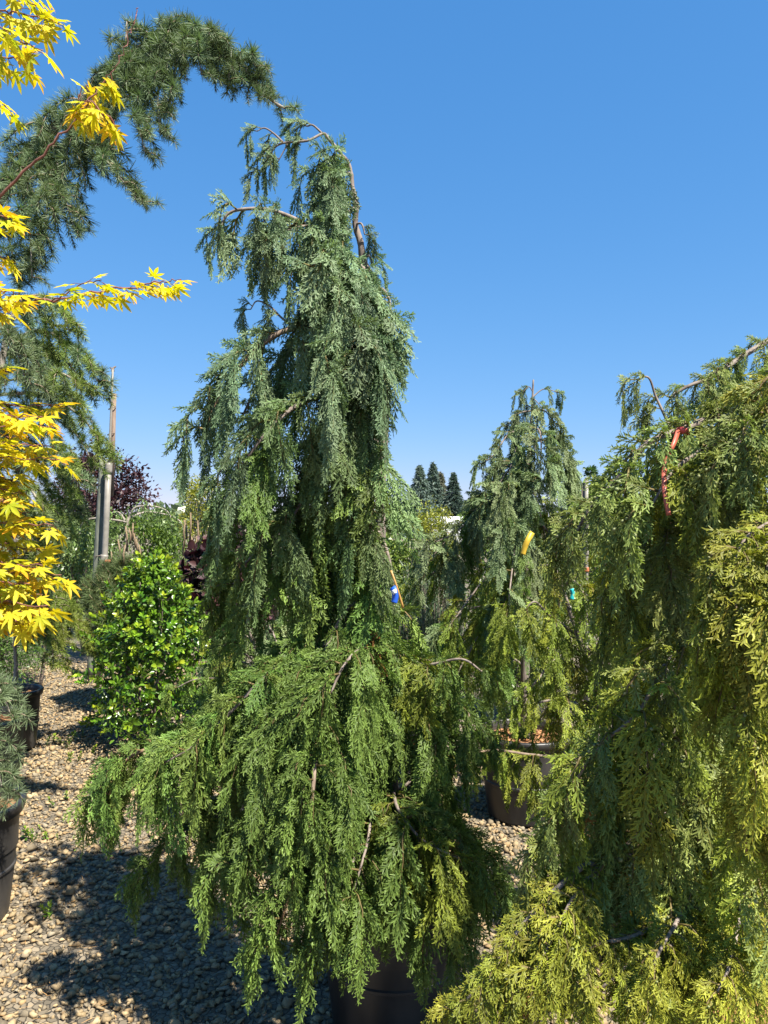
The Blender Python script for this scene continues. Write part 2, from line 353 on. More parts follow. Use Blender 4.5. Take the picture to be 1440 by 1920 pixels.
def needle_strand(name, mat, L, c0, c1, seed, nl=0.036, per=20, gap=0.013, out=0.1, wd=0.0017, tip=0.25):
    r = np.random.default_rng(seed); G = Geo(); n = max(6, int(L / gap)); h = L / n
    p = np.zeros(3); pts = [p]; T = []
    for i in range(n):
        w = min(1, (i * h) / out); ang = R(10) * (1 - w) - R(82) * w; u = i / n
        if u > 0.8: ang += R(25) * (u - 0.8) / 0.2
        t = nrm(np.array((math.cos(ang), 0.1 * math.sin(2.7 * u * math.pi + seed), math.sin(ang))) + r.normal(0, 0.06, 3)); T.append(t); p = p + t * h; pts.append(p)
    pts = np.array(pts); G.tube(pts, np.linspace(0.0035, 0.0012, len(pts)), 3, np.linspace(1, 0.7, len(pts))[:, None] * np.array((0.26, 0.2, 0.14)))
    for i in range(n):
        u = i / n; t = T[i]; long_shoot = u > 1 - tip
        m = per if not long_shoot else per // 2
        A = nrm(np.cross(t, (0.3, 0.5, 0.8))); B = np.cross(t, A); a0 = r.uniform(0, 6.28)
        # spurs stand off the twig on alternating sides, needles fan out from the spur
        spur = nrm(A * math.cos(a0) + B * math.sin(a0)); b = pts[i] + spur * (0.004 if not long_shoot else 0.001)
        dv = r.normal(0, 1, (m, 3)); dv = nrm(dv) * (0.95 if not long_shoot else 0.55) + spur * (0.55 if not long_shoot else 0.1) + t * (0.3 if not long_shoot else 0.7)
        dv = nrm(dv); l = nl * r.uniform(0.65, 1.1, (m, 1)) * (1 - 0.4 * max(0, u - 0.7) / 0.3)
        wv = nrm(np.cross(dv, r.normal(0, 1, (m, 3)))); k = r.uniform(0.75, 1.2, (m, 1))
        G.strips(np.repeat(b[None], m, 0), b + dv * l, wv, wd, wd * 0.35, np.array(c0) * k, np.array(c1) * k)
    return G.mesh(name, mat)

SETS = {}
def strand_set(key, mat, c0, c1, lens, **kw):
    SETS[key] = [(L, strand('drooping_spray', mat, L, c0, c1, 11 * i + len(SETS) * 101, **kw)) for i, L in enumerate(lens)]
LN = (0.16, 0.22, 0.28, 0.34, 0.40, 0.46, 0.52)
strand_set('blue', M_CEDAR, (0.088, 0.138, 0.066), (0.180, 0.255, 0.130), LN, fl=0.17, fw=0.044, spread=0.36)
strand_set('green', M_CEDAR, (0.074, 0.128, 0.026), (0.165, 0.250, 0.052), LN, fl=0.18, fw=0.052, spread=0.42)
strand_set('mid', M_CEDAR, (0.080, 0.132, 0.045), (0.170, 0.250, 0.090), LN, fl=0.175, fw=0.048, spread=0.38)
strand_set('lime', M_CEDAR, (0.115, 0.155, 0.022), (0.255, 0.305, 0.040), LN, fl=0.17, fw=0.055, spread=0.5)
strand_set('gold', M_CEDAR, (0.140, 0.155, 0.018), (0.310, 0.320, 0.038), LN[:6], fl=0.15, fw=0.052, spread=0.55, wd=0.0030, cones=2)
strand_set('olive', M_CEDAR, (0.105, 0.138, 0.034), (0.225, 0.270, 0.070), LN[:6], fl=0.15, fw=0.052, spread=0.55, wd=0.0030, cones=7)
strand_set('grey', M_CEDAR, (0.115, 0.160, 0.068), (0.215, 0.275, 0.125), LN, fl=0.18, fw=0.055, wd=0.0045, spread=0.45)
strand_set('dead', M_CEDAR, (0.22, 0.10, 0.03), (0.34, 0.17, 0.05), (0.1, 0.14), fl=0.07, fw=0.02)
def needle_set(key, mat, c0, c1, lens, **kw):
    SETS[key] = [(L, needle_strand('needle_shoot', mat, L, c0, c1, 13 * i + len(SETS) * 77, **kw)) for i, L in enumerate(lens)]
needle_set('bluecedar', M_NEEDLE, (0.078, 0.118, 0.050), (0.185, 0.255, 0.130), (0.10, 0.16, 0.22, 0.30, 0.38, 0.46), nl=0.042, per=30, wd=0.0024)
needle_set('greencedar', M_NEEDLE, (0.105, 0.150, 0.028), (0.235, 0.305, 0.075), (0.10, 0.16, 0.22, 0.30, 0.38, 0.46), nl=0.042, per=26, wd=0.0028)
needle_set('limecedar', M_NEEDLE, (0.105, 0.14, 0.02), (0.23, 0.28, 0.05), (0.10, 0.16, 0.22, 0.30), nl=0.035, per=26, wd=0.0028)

STEP = []
class Tree:
    """weeping conifer: trunk, limbs and hanging sprays; points are given as photo pixels on the tree's own distance"""
    def __init__(s, name, label, cat, D, trunk, r0, group, seed, matbark=M_BARK, part='drooping_spray', limit=300, dens=1.0):
        s.dens = dens; s.D = D; s.r = np.random.default_rng(seed); s.n = 0; s.limit = limit; s.part = part; s.mb = matbark; s.over = Geo(); STEP.append(s)
        P = np.array([W(x, y, D + dd) for x, y, dd in trunk]); s.base = np.array((P[0][0], P[0][1], 0.0))
        s.root = thing(name, label, cat, (P[0][0], P[0][1], max(P[0][2], 0.0)), group); s.o = np.array(s.root.location)
        s.tr = spline(P, 8); k = len(s.tr); u = np.linspace(0, 1, k)
        rad = r0 * (1 - 0.86 * u ** 0.9) * (1 + 0.06 * s.r.normal(0, 1, k)); g = Geo(); g.tube(s.tr - s.o, rad, 9)
        link('trunk', g.mesh('trunk', s.mb, True), s.root)
    def limb(s, pts, rad=0.008, keys=('green',), step=0.07, lo=0.2, hi=0.45, start=0.2, world=False, tipc=None, wig=0.006, side=None, taper=0.35):
        P = np.asarray(pts, float) if world else np.array([W(x, y, s.D + dd) for x, y, dd in pts])
        P = P.copy(); P[1:-1] += s.r.normal(0, wig, (len(P) - 2, 3)); C = spline(P, 7); k = len(C)
        c = np.ones((k, 3)); u = np.linspace(0, 1, k)[:, None]
        if tipc is not None: c = c * (1 - u ** 2) + np.array(tipc) * u ** 2
        g = Geo(); g.tube(C - s.o, np.linspace(rad, max(0.0018, rad * taper), k), 6, c); lo_ = link('limb', g.mesh('limb', s.mb, True), s.root)
        seg = np.linalg.norm(np.diff(C, axis=0), axis=1); cum = np.concatenate(((0,), np.cumsum(seg))); tot = cum[-1]
        step *= s.dens; a = tot * start * 0.7 + s.r.uniform(0, step); sgn = 1 if s.r.random() < .5 else -1
        while a < tot:
            i = min(np.searchsorted(cum, a, 'right') - 1, k - 2); f = (a - cum[i]) / max(seg[i], 1e-6); p = C[i] * (1 - f) + C[i + 1] * f
            d = C[i + 1] - C[i]; yaw = math.atan2(d[1], d[0]) + sgn * s.r.uniform(0.35, 1.35); sgn = -sgn
            if side is not None: yaw = side + s.r.normal(0, 0.4)
            fall = 1 - 0.35 * (a / tot)
            s.hang(p, yaw, keys, s.r.uniform(lo, hi) * fall, par=lo_); a += step * s.r.uniform(0.6, 1.4)
        d = C[-1] - C[-2]; s.hang(C[-1], math.atan2(d[1], d[0]), keys, lo * 0.9, par=lo_)
        return C
    def hang(s, p, yaw, keys, L, tilt=0.13, par=None):
        S_ = SETS[keys[s.r.integers(len(keys))]]; Lm, me = min(S_, key=lambda q: abs(q[0] - L) + s.r.uniform(0, 0.05)); sc = np.clip(L / Lm, 0.6, 1.35)
        if p[2] - L * 0.95 < 0.03: sc *= max(0.35, (p[2] - 0.03) / (L * 0.95))
        M = Matrix.Translation(Vector(p - s.o)) @ Matrix.Rotation(yaw, 4, 'Z') @ Matrix.Rotation(s.r.normal(0, tilt), 4, 'X') @ Matrix.Rotation(s.r.normal(0, tilt), 4, 'Y') @ Matrix.Diagonal((sc * s.r.uniform(0.9, 1.1), sc * s.r.uniform(0.9, 1.15), sc, 1))
        s.n += 1
        if s.n <= s.limit: link(s.part, me, par or s.root, M); return
        v = np.empty(len(me.vertices) * 3, np.float32); me.vertices.foreach_get('co', v); Mn = np.array(M); v = v.reshape(-1, 3) @ Mn[:3, :3].T + Mn[:3, 3]
        c = np.empty(len(v) * 4, np.float32); me.color_attributes['Col'].data.foreach_get('color', c); li = np.empty(len(me.loops), np.int32); me.loops.foreach_get('vertex_index', li)
        nq = sum(1 for _ in ()) ; tot = np.empty(len(me.polygons), np.int32); me.polygons.foreach_get('loop_total', tot); nq = int((tot == 4).sum())
        s.over.add(v, quads=li[:nq * 4].reshape(-1, 4), tris=li[nq * 4:].reshape(-1, 3), c=c.reshape(-1, 4)[:, :3] * s.r.uniform(0.8, 1.2)); s.om = me.materials[0]
    def done(s):
        if s.over.v: o = link('foliage', s.over.mesh('foliage', s.om), s.root); o['kind'] = 'stuff'
        print(s.root['label'], s.n)
    def trunk_at(s, z):
        i = np.argmin(np.abs(s.tr[:, 2] - z)); return s.tr[i]
    def band(s, y0, y1, xl, xr, n, keys, lo, hi, dd=(-0.25, 0.25), rise=0.12, step=0.09, rad=0.007, start=0.35):
        """limbs that leave the trunk and arch out to fill the outline between two rows"""
        for i in range(n):
            y = y0 + (y1 - y0) * (i + s.r.random()) / n; x = s.r.uniform(xl, xr); cx = (xl + xr) / 2; hw = max(1, (xr - xl) / 2)
            lim = math.sqrt(max(0.05, 1 - ((x - cx) / hw) ** 2)); q = s.r.uniform(-1, 1); q = math.copysign(abs(q) ** 0.6, q)
            E = W(x, y, s.D + (dd[0] if q < 0 else dd[1]) * abs(q) * lim)
            S0 = s.trunk_at(E[2] + s.r.uniform(0.3, 1.0) * rise); h = E - S0
            mid = S0 + h * 0.5 + np.array((0, 0, 0.3 * np.linalg.norm(h[:2]) + 0.02))
            s.limb([S0, mid, E + np.array((0, 0, 0.04)) * 0, E + h * 0.12 - np.array((0, 0, 0.07))], rad, keys, step, lo, hi, start, True)

def soil_y(D, z=0.41): return HOR + (EYE - z) * F / D     # pixel row of a pot's soil at distance D

# ------------------------------------------------------------------ central weeping cedar
CG = 'weeping cedars in nursery pots'
D0 = 2.5
t = Tree('weeping_cedar', 'tall blue-green weeping cedar with crooked bare leader and blue tag', 'tree', D0,
         [(738, soil_y(D0), 0), (736, 1490, 0), (718, 1330, 0), (712, 1150, 0.02), (715, 900, 0.03), (722, 700, 0.02), (706, 545, 0), (694, 515, 0), (681, 490, .01), (676, 455, 0), (666, 420, 0), (668, 385, -.01), (661, 350, 0), (659, 325, 0), (652, 302, 0), (640, 288, 0)], 0.024, CG, 21)
pot((W(738, 0, D0)[0], D0), 0.25, 0.46, 'large black pot hidden under the tall blue-green weeping cedar')
B = ('blue',); BG = ('mid', 'mid', 'green'); GR = ('green',); BBG = ('blue', 'mid')
ora = (1.3, 0.9, 0.4)
# leader and its drooping tip
PI = math.pi
t.limb([(640, 288, 0), (618, 262, 0), (600, 252, -.02), (572, 262, -.03), (530, 268, -.03), (508, 288, -.03), (490, 320, -.03)], 0.006, B, 0.055, 0.09, 0.15, 0.55, side=PI)
t.limb([(604, 250, 0), (592, 238, 0), (575, 228, 0), (560, 228, 0)], 0.0035, B, 0.03, 0.06, 0.09, 0.35, side=PI)
t.limb([(530, 266, -.03), (512, 246, -.03), (497, 240, -.02), (482, 246, -.02)], 0.0035, B, 0.04, 0.08, 0.12, 0.35, side=PI)
t.limb([(540, 267, -.03), (535, 285, -.03), (520, 305, -.03)], 0.0025, B, 0.05, 0.09, 0.12, 0.5, side=PI)
t.limb([(648, 298, 0), (630, 296, -.02), (605, 306, -.05), (588, 330, -.07)], 0.006, B, 0.04, 0.14, 0.24, 0.05, side=-1.7)
t.limb([(658, 325, 0), (640, 335, -.06), (620, 365, -.1), (605, 390, -.1)], 0.006, B, 0.04, 0.14, 0.24, 0.05, side=-1.7)
t.limb([(652, 310, 0), (645, 315, .05), (630, 350, .09)], 0.005, B, 0.05, 0.14, 0.22, 0.05, side=-1.7)
t.limb([(667, 390, 0), (650, 396, -.05), (630, 420, -.1), (615, 440, -.1)], 0.006, B, 0.045, 0.14, 0.24, 0.05, side=-1.7)
t.limb([(668, 420, 0), (678, 425, -.03), (684, 440, -.04)], 0.004, B, 0.05, 0.07, 0.1, 0.4)
t.limb([(680, 485, 0), (690, 480, -.03), (698, 500, -.04)], 0.004, B, 0.05, 0.08, 0.12, 0.4)
# long arching side limb
t.limb([(704, 540, 0), (680, 500, -.03), (640, 465, -.06), (600, 440, -.08), (560, 415, -.1), (510, 398, -.12), (465, 396, -.13), (430, 404, -.13), (412, 430, -.13)], 0.010, B, 0.036, 0.13, 0.26, 0.3)
t.limb([(600, 440, -.08), (575, 432, -.12), (540, 440, -.15), (510, 455, -.16)], 0.005, B, 0.035, 0.16, 0.26, 0.1)
t.limb([(560, 415, -.1), (545, 425, -.02), (520, 440, .02), (495, 450, .03)], 0.004, B, 0.04, 0.16, 0.26, 0.1)
t.limb([(655, 475, -.05), (630, 468, -.12), (605, 480, -.18), (585, 500, -.2)], 0.006, B, 0.04, 0.2, 0.3, 0.2, side=-1.2)
t.limb([(670, 490, -.03), (655, 490, -.1), (635, 520, -.16), (620, 550, -.18)], 0.007, B, 0.035, 0.22, 0.36, 0.2)
t.limb([(690, 520, -.02), (680, 530, -.1), (665, 560, -.16), (655, 590, -.18)], 0.007, B, 0.035, 0.24, 0.38, 0.2)
t.limb([(690, 520, -.02), (670, 520, .08), (640, 560, .14), (620, 600, .16)], 0.007, B, 0.05, 0.24, 0.38, 0.2)
# right shoulder
t.limb([(708, 545, 0), (722, 538, -.05), (730, 560, -.1), (734, 600, -.12)], 0.007, B, 0.03, 0.18, 0.3, 0.2, side=-2.7)
t.limb([(712, 600, 0), (728, 590, .03), (728, 640, .05), (730, 690, .05)], 0.007, B, 0.045, 0.26, 0.4, 0.2, side=-2.7)
t.limb([(716, 650, 0), (724, 650, -.1), (722, 720, -.15), (722, 800, -.15)], 0.007, BBG, 0.045, 0.3, 0.45, 0.2, side=-2.7)
t.limb([(716, 850, 0), (724, 850, -.1), (720, 920, -.16), (716, 980, -.17)], 0.007, BG, 0.045, 0.3, 0.45, 0.2, side=-2.7)
t.limb([(714, 1020, 0), (724, 1020, -.1), (730, 1080, -.14), (738, 1150, -.14)], 0.007, GR, 0.05, 0.2, 0.4, 0.2, side=-2.7)
# column in front
t.limb([(708, 560, 0), (690, 560, -.12), (660, 600, -.22), (640, 640, -.25)], 0.007, B, 0.04, 0.26, 0.42, 0.2)
t.limb([(712, 600, 0), (690, 610, -.14), (675, 660, -.24), (668, 700, -.25)], 0.007, B, 0.05, 0.3, 0.46, 0.2)
t.limb([(720, 700, 0), (690, 720, -.06), (660, 780, -.1)], 0.007, BBG, 0.06, 0.34, 0.5, 0.2)
# big left limbs
t.limb([(716, 640, 0), (640, 612, -.06), (570, 615, -.1), (510, 635, -.13), (450, 690, -.15), (405, 760, -.15), (385, 805, -.15)], 0.013, B, 0.05, 0.2, 0.38, 0.12, tipc=ora)
t.limb([(560, 618, -.1), (530, 600, -.08), (505, 575, -.07), (482, 565, -.07), (470, 580, -.07)], 0.004, B, 0.06, 0.06, 0.1, 0.5)
t.limb([(716, 660, 0), (640, 650, .05), (560, 660, .12), (490, 720, .16), (450, 790, .17)], 0.011, BBG, 0.065, 0.25, 0.45, 0.15)
t.limb([(718, 750, 0), (630, 740, -.12), (560, 760, -.2), (500, 810, -.25), (455, 870, -.25)], 0.011, BBG, 0.06, 0.26, 0.42, 0.15)
t.limb([(716, 830, 0), (620, 820, -.08), (540, 850, -.12), (470, 890, -.14), (440, 940, -.14)], 0.011, BG, 0.065, 0.26, 0.4, 0.15)
t.limb([(714, 900, 0), (640, 890, -.05), (580, 930, -.1), (540, 985, -.14)], 0.009, BG, 0.07, 0.28, 0.42, 0.2)
t.limb([(714, 920, 0), (600, 930, .1), (500, 990, .16), (455, 1040, .18)], 0.010, BG, 0.075, 0.28, 0.42, 0.2)
t.limb([(712, 1000, 0), (650, 990, -.05), (610, 1040, -.08)], 0.008, GR, 0.08, 0.25, 0.4, 0.2)
t.band(640, 1000, 540, 680, 6, BBG, 0.3, 0.48, (-.02, .26), 0.12, 0.1)
t.band(1000, 1180, 460, 685, 6, GR, 0.25, 0.42, (-.08, .26), 0.12, 0.1)
# skirt: long limb to the left
t.limb([(715, 1180, 0), (620, 1190, -.08), (540, 1235, -.12), (480, 1300, -.14), (410, 1360, -.14), (330, 1392, -.14), (265, 1408, -.13), (228, 1440, -.12), (205, 1490, -.12)], 0.012, GR, 0.028, 0.2, 0.4, 0.22, tipc=ora)
t.limb([(560, 1225, -.11), (500, 1270, -.2), (430, 1340, -.24), (360, 1395, -.25), (310, 1430, -.25)], 0.007, GR, 0.04, 0.22, 0.38, 0.15)
t.limb([(600, 1200, -.08), (520, 1235, 0), (430, 1310, .05), (340, 1370, .07)], 0.007, GR, 0.05, 0.24, 0.4, 0.15)
t.limb([(718, 1330, 0), (640, 1300, -.2), (600, 1400, -.38), (585, 1480, -.45), (570, 1570, -.47), (545, 1680, -.47), (510, 1780, -.46)], 0.008, GR, 0.03, 0.14, 0.26, 0.25, tipc=ora)
t.limb([(640, 1320, -.2), (620, 1400, -.36), (620, 1480, -.42), (612, 1580, -.44), (600, 1680, -.44)], 0.006, GR, 0.04, 0.18, 0.3, 0.2)
t.limb([(715, 1230, 0), (690, 1210, -.2), (650, 1240, -.32), (620, 1300, -.36)], 0.008, GR, 0.035, 0.25, 0.42, 0.2)
t.limb([(715, 1210, 0), (670, 1200, -.15), (610, 1250, -.25), (540, 1330, -.3), (500, 1400, -.32)], 0.008, GR, 0.04, 0.25, 0.42, 0.2)
t.limb([(715, 1240, 0), (750, 1225, -.15), (800, 1240, -.25), (860, 1245, -.3), (905, 1260, -.3)], 0.007, ('green', 'lime'), 0.035, 0.12, 0.24, 0.25)
t.limb([(718, 1300, 0), (760, 1290, -.1), (800, 1330, -.15), (815, 1390, -.16)], 0.007, GR, 0.04, 0.2, 0.34, 0.25)
t.limb([(718, 1330, 0), (790, 1320, -.1), (860, 1330, -.12), (890, 1370, -.12)], 0.007, GR, 0.045, 0.14, 0.28, 0.2)
t.limb([(735, 1500, 0), (740, 1490, -.2), (750, 1520, -.33), (790, 1575, -.38), (860, 1610, -.4)], 0.007, ('green', 'lime'), 0.032, 0.18, 0.36, 0.25)
t.limb([(735, 1500, 0), (700, 1510, -.22), (690, 1580, -.38), (660, 1680, -.45)], 0.007, GR, 0.04, 0.2, 0.34, 0.3)
t.limb([(736, 1520, 0), (770, 1540, -.2), (800, 1620, -.34), (800, 1700, -.38)], 0.007, GR, 0.035, 0.2, 0.34, 0.25)
t.limb([(736, 1540, 0), (800, 1550, .05), (880, 1600, .1), (930, 1680, .12)], 0.008, GR, 0.04, 0.16, 0.32, 0.3)
t.limb([(718, 1400, 0), (600, 1420, 0), (480, 1480, -.02), (360, 1560, -.02), (280, 1620, -.02)], 0.009, GR, 0.04, 0.18, 0.32, 0.25)
t.limb([(718, 1380, 0), (600, 1430, -.25), (500, 1520, -.35), (440, 1620, -.38)], 0.008, GR, 0.045, 0.2, 0.36, 0.25)
t.limb([(718, 1420, 0), (620, 1450, -.1), (520, 1540, -.16), (430, 1600, -.18)], 0.008, GR, 0.05, 0.22, 0.36, 0.25)
t.limb([(735, 1560, 0), (690, 1580, -.25), (640, 1650, -.4), (620, 1740, -.44)], 0.006, GR, 0.04, 0.2, 0.3, 0.3)
t.limb([(735, 1560, 0), (760, 1580, -.25), (810, 1660, -.36), (825, 1750, -.38)], 0.006, GR, 0.04, 0.2, 0.3, 0.3)
t.band(1230, 1400, 480, 760, 5, GR, 0.25, 0.4, (-.3, .35), 0.1, 0.1)
t.band(1480, 1640, 420, 900, 5, GR, 0.18, 0.34, (-.35, .4), 0.06, 0.09)
# a few dead brown tips
t.limb([(640, 1690, -.3), (620, 1680, -.38), (640, 1715, -.42)], 0.004, ('dead',), 0.05, 0.08, 0.1, 0.3)
for x, y, dd in ((705, 1340, -.03), (760, 1400, -.1), (715, 1190, -.2), (825, 1590, -.36)):
    t.hang(W(x, y, D0 + dd), random.uniform(0, 6), ('dead',), 0.12)

# ------------------------------------------------------------------ second weeping cedar behind
D1 = 4.25
t = Tree('weeping_cedar', 'pyramidal weeping cedar with pointed tip and yellow tag, behind a black pot rim', 'tree', D1,
         [(985, soil_y(D1), 0), (985, 1250, 0), (988, 1000, 0), (990, 880, 0), (996, 800, 0), (1000, 712, 0)], 0.03, CG, 22)
pot((W(985, 0, D1)[0], D1), 0.26, 0.46, 'black pot with pale rim under the pyramidal weeping cedar')
G2 = ('grey',); G3 = ('grey', 'green', 'lime')
t.limb([(999, 735, 0), (990, 728, 0), (978, 738, 0)], 0.003, G2, 0.04, 0.06, 0.09, 0.1)
t.limb([(998, 755, 0), (1008, 748, -.05), (1016, 765, -.06)], 0.004, G2, 0.05, 0.09, 0.14, 0.1)
t.limb([(997, 765, 0), (985, 762, .05), (975, 785, .06)], 0.004, G2, 0.05, 0.1, 0.15, 0.1)
t.limb([(998, 745, 0), (1020, 728, 0), (1045, 735, 0)], 0.004, G2, 0.06, 0.08, 0.12, 0.3)
t.limb([(997, 770, 0), (970, 775, 0), (950, 800, 0)], 0.005, G2, 0.05, 0.1, 0.16, 0.2)
t.limb([(997, 780, 0), (1020, 770, -.05), (1045, 800, -.08)], 0.005, G2, 0.05, 0.12, 0.2, 0.2)
t.limb([(996, 810, 0), (960, 810, -.1), (925, 850, -.15), (905, 870, -.15)], 0.006, G2, 0.05, 0.15, 0.28, 0.2)
t.limb([(996, 800, 0), (1010, 810, -.15), (1015, 850, -.25), (1010, 900, -.28)], 0.006, G2, 0.06, 0.25, 0.4, 0.2)
t.limb([(994, 830, 0), (1030, 825, 0), (1052, 870, 0)], 0.006, G2, 0.05, 0.22, 0.4, 0.2)
t.limb([(992, 870, 0), (950, 880, -.2), (920, 940, -.3)], 0.006, G2, 0.07, 0.25, 0.4, 0.2)
t.limb([(990, 920, 0), (920, 930, -.1), (860, 990, -.15), (810, 1020, -.15)], 0.008, G2, 0.07, 0.25, 0.4, 0.2)
t.band(880, 1000, 900, 1060, 7, G2, 0.3, 0.46, (-.35, .35), 0.15, 0.11)
t.band(1000, 1120, 800, 1075, 9, G3, 0.3, 0.5, (-.5, .5), 0.15, 0.11)
t.band(1120, 1260, 800, 1060, 8, G3, 0.3, 0.48, (-.5, .5), 0.12, 0.12)

# ------------------------------------------------------------------ golden weeping cedar at the right
D2 = 1.95
t = Tree('weeping_cedar', 'wide golden weeping cedar with red ribbon and yellow-green fronds sweeping the gravel', 'tree', D2,
         [(1400, soil_y(D2), 0), (1398, 1600, 0), (1390, 1300, 0.02), (1400, 1000, 0.02), (1420, 800, 0), (1450, 640, 0), (1490, 560, 0)], 0.028, CG, 23)
pot((W(1400, 0, D2)[0], D2), 0.25, 0.46, 'black pot under the golden weeping cedar with red ribbon')
GO = ('gold',); GM = ('gold', 'olive', 'lime'); OL = ('olive',); OM = ('olive', 'olive', 'gold')
t.limb([(1455, 630, 0), (1400, 668, -.04), (1340, 700, -.08), (1290, 728, -.1), (1255, 745, -.1)], 0.008, OL, 0.032, 0.09, 0.15, 0.1)
t.limb([(1425, 730, 0), (1380, 750, -.08), (1330, 782, -.12), (1285, 808, -.15), (1220, 835, -.18), (1160, 890, -.2), (1110, 950, -.2), (1080, 1000, -.2)], 0.011, OL, 0.034, 0.15, 0.26, 0.12)
t.limb([(1262, 815, -.15), (1245, 780, -.13), (1232, 735, -.12), (1212, 702, -.12), (1192, 712, -.12)], 0.004, OL, 0.04, 0.07, 0.12, 0.15)
t.limb([(1420, 740, 0), (1430, 740, -.2), (1400, 790, -.32), (1370, 860, -.35)], 0.008, OL, 0.045, 0.16, 0.28, 0.2)
t.limb([(1425, 700, 0), (1470, 700, -.2), (1450, 740, -.32), (1430, 820, -.36)], 0.008, OM, 0.04, 0.16, 0.28, 0.2)
t.limb([(1410, 820, 0), (1340, 830, -.18), (1270, 880, -.25), (1220, 950, -.27)], 0.008, OM, 0.055, 0.2, 0.34, 0.2)
t.limb([(1402, 900, 0), (1300, 940, -.1), (1250, 1010, -.15), (1215, 1080, -.17), (1200, 1130, -.17)], 0.008, OM, 0.055, 0.2, 0.34, 0.2)
t.limb([(1402, 900, .02), (1310, 900, .15), (1240, 960, .22), (1180, 1020, .24)], 0.008, OM, 0.07, 0.2, 0.34, 0.2)
# bright cascade close to the viewer
t.limb([(1400, 1000, 0), (1480, 960, -.3), (1440, 990, -.48), (1400, 1015, -.54), (1380, 1080, -.56), (1374, 1200, -.57), (1372, 1330, -.57), (1385, 1470, -.57), (1400, 1600, -.57)], 0.006, GO, 0.024, 0.12, 0.2, 0.3, tipc=ora)
t.limb([(1440, 990, -.48), (1420, 1050, -.56), (1430, 1200, -.6), (1425, 1350, -.6), (1420, 1480, -.6)], 0.005, GO, 0.03, 0.13, 0.22, 0.05)
t.limb([(1396, 1150, 0), (1320, 1190, -.2), (1250, 1240, -.3), (1200, 1330, -.34), (1130, 1400, -.36), (1070, 1480, -.37), (1030, 1590, -.37)], 0.006, GM, 0.03, 0.14, 0.28, 0.1, tipc=ora)
t.limb([(1392, 1300, 0), (1310, 1330, -.2), (1240, 1400, -.3), (1190, 1470, -.33)], 0.007, OM, 0.035, 0.2, 0.32, 0.1)
t.limb([(1398, 1550, 0), (1280, 1600, -.18), (1120, 1628, -.34), (1040, 1662, -.4), (985, 1745, -.44), (915, 1835, -.46), (850, 1895, -.46)], 0.009, GO, 0.02, 0.08, 0.16, 0.3)
t.limb([(1398, 1600, 0), (1290, 1680, -.22), (1190, 1740, -.4), (1110, 1770, -.46), (1060, 1830, -.48)], 0.007, GO, 0.022, 0.12, 0.2, 0.25, tipc=ora)
t.limb([(1398, 1620, 0), (1300, 1740, -.3), (1200, 1800, -.46), (1130, 1850, -.5)], 0.007, GO, 0.024, 0.12, 0.2, 0.25)
t.limb([(1120, 1628, -.34), (1080, 1680, -.42), (1030, 1760, -.47), (990, 1850, -.5)], 0.005, GO, 0.024, 0.12, 0.2, 0.1)
t.limb([(1290, 1680, -.22), (1260, 1740, -.4), (1230, 1800, -.5), (1210, 1860, -.52)], 0.006, GO, 0.026, 0.12, 0.2, 0.1)
t.limb([(1398, 1450, 0), (1300, 1500, -.2), (1200, 1560, -.3), (1130, 1640, -.34)], 0.007, OM, 0.03, 0.16, 0.28, 0.15)
t.limb([(1398, 1620, 0), (1390, 1720, -.35), (1370, 1800, -.5), (1345, 1860, -.54)], 0.006, GO, 0.024, 0.12, 0.2, 0.4)
t.limb([(1398, 1500, 0), (1330, 1560, -.15), (1270, 1640, -.28), (1240, 1700, -.32)], 0.006, GM, 0.03, 0.16, 0.28, 0.3)
t.limb([(1398, 1400, 0), (1430, 1420, -.3), (1420, 1520, -.42), (1410, 1650, -.45)], 0.008, GM, 0.06, 0.16, 0.28, 0.3)
t.band(900, 1150, 1170, 1440, 5, OM, 0.2, 0.34, (-.25, .3), 0.1, 0.09)
t.band(1150, 1500, 1200, 1440, 6, OM, 0.2, 0.34, (-.25, .3), 0.1, 0.09)
t.band(1450, 1700, 1080, 1430, 6, OM, 0.18, 0.3, (-.25, .35), 0.06, 0.09)
for x, y, dd in ((1310, 1460, -.2), (1100, 1490, -.36), (1140, 1640, -.3), (1020, 1850, -.46)):
    t.hang(W(x, y, D2 + dd), random.uniform(0, 6), ('dead',), 0.1)

# ------------------------------------------------------------------ leaning cedar between the golden and the pyramidal one
D3 = 2.95
t = Tree('weeping_cedar', 'leaning yellow-green weeping cedar with bare grey trunk between two taller cedars', 'tree', D3,
         [(1160, soil_y(D3), 0), (1140, 1450, 0), (1125, 1350, 0), (1112, 1270, -.02), (1085, 1195, -.03), (1060, 1120, -.02), (1040, 1065, 0), (1015, 1060, .02)], 0.02, CG, 24)
pot((W(1160, 0, D3)[0], D3), 0.24, 0.46, 'black pot under the leaning yellow-green weeping cedar')
LM = ('lime', 'lime', 'gold'); LG = ('lime', 'green')
t.limb([(1140, 1440, 0), (1080, 1420, -.08), (1000, 1418, -.15), (920, 1405, -.2), (865, 1425, -.22), (830, 1465, -.22)], 0.008, LM, 0.05, 0.1, 0.26, 0.3, tipc=ora)
t.limb([(1120, 1320, 0), (1060, 1310, -.1), (1000, 1320, -.15), (950, 1340, -.16)], 0.007, LM, 0.055, 0.1, 0.22, 0.2)
t.limb([(1112, 1270, 0), (1050, 1240, -.12), (1010, 1270, -.2), (985, 1300, -.2)], 0.007, LM, 0.055, 0.14, 0.26, 0.2)
t.limb([(1100, 1230, 0), (1150, 1170, -.05), (1180, 1110, -.08), (1215, 1090, -.08)], 0.007, LM, 0.055, 0.14, 0.28, 0.2)
t.limb([(1080, 1190, 0), (1030, 1150, -.1), (1000, 1130, -.12), (975, 1160, -.12)], 0.006, LM, 0.055, 0.14, 0.26, 0.2)
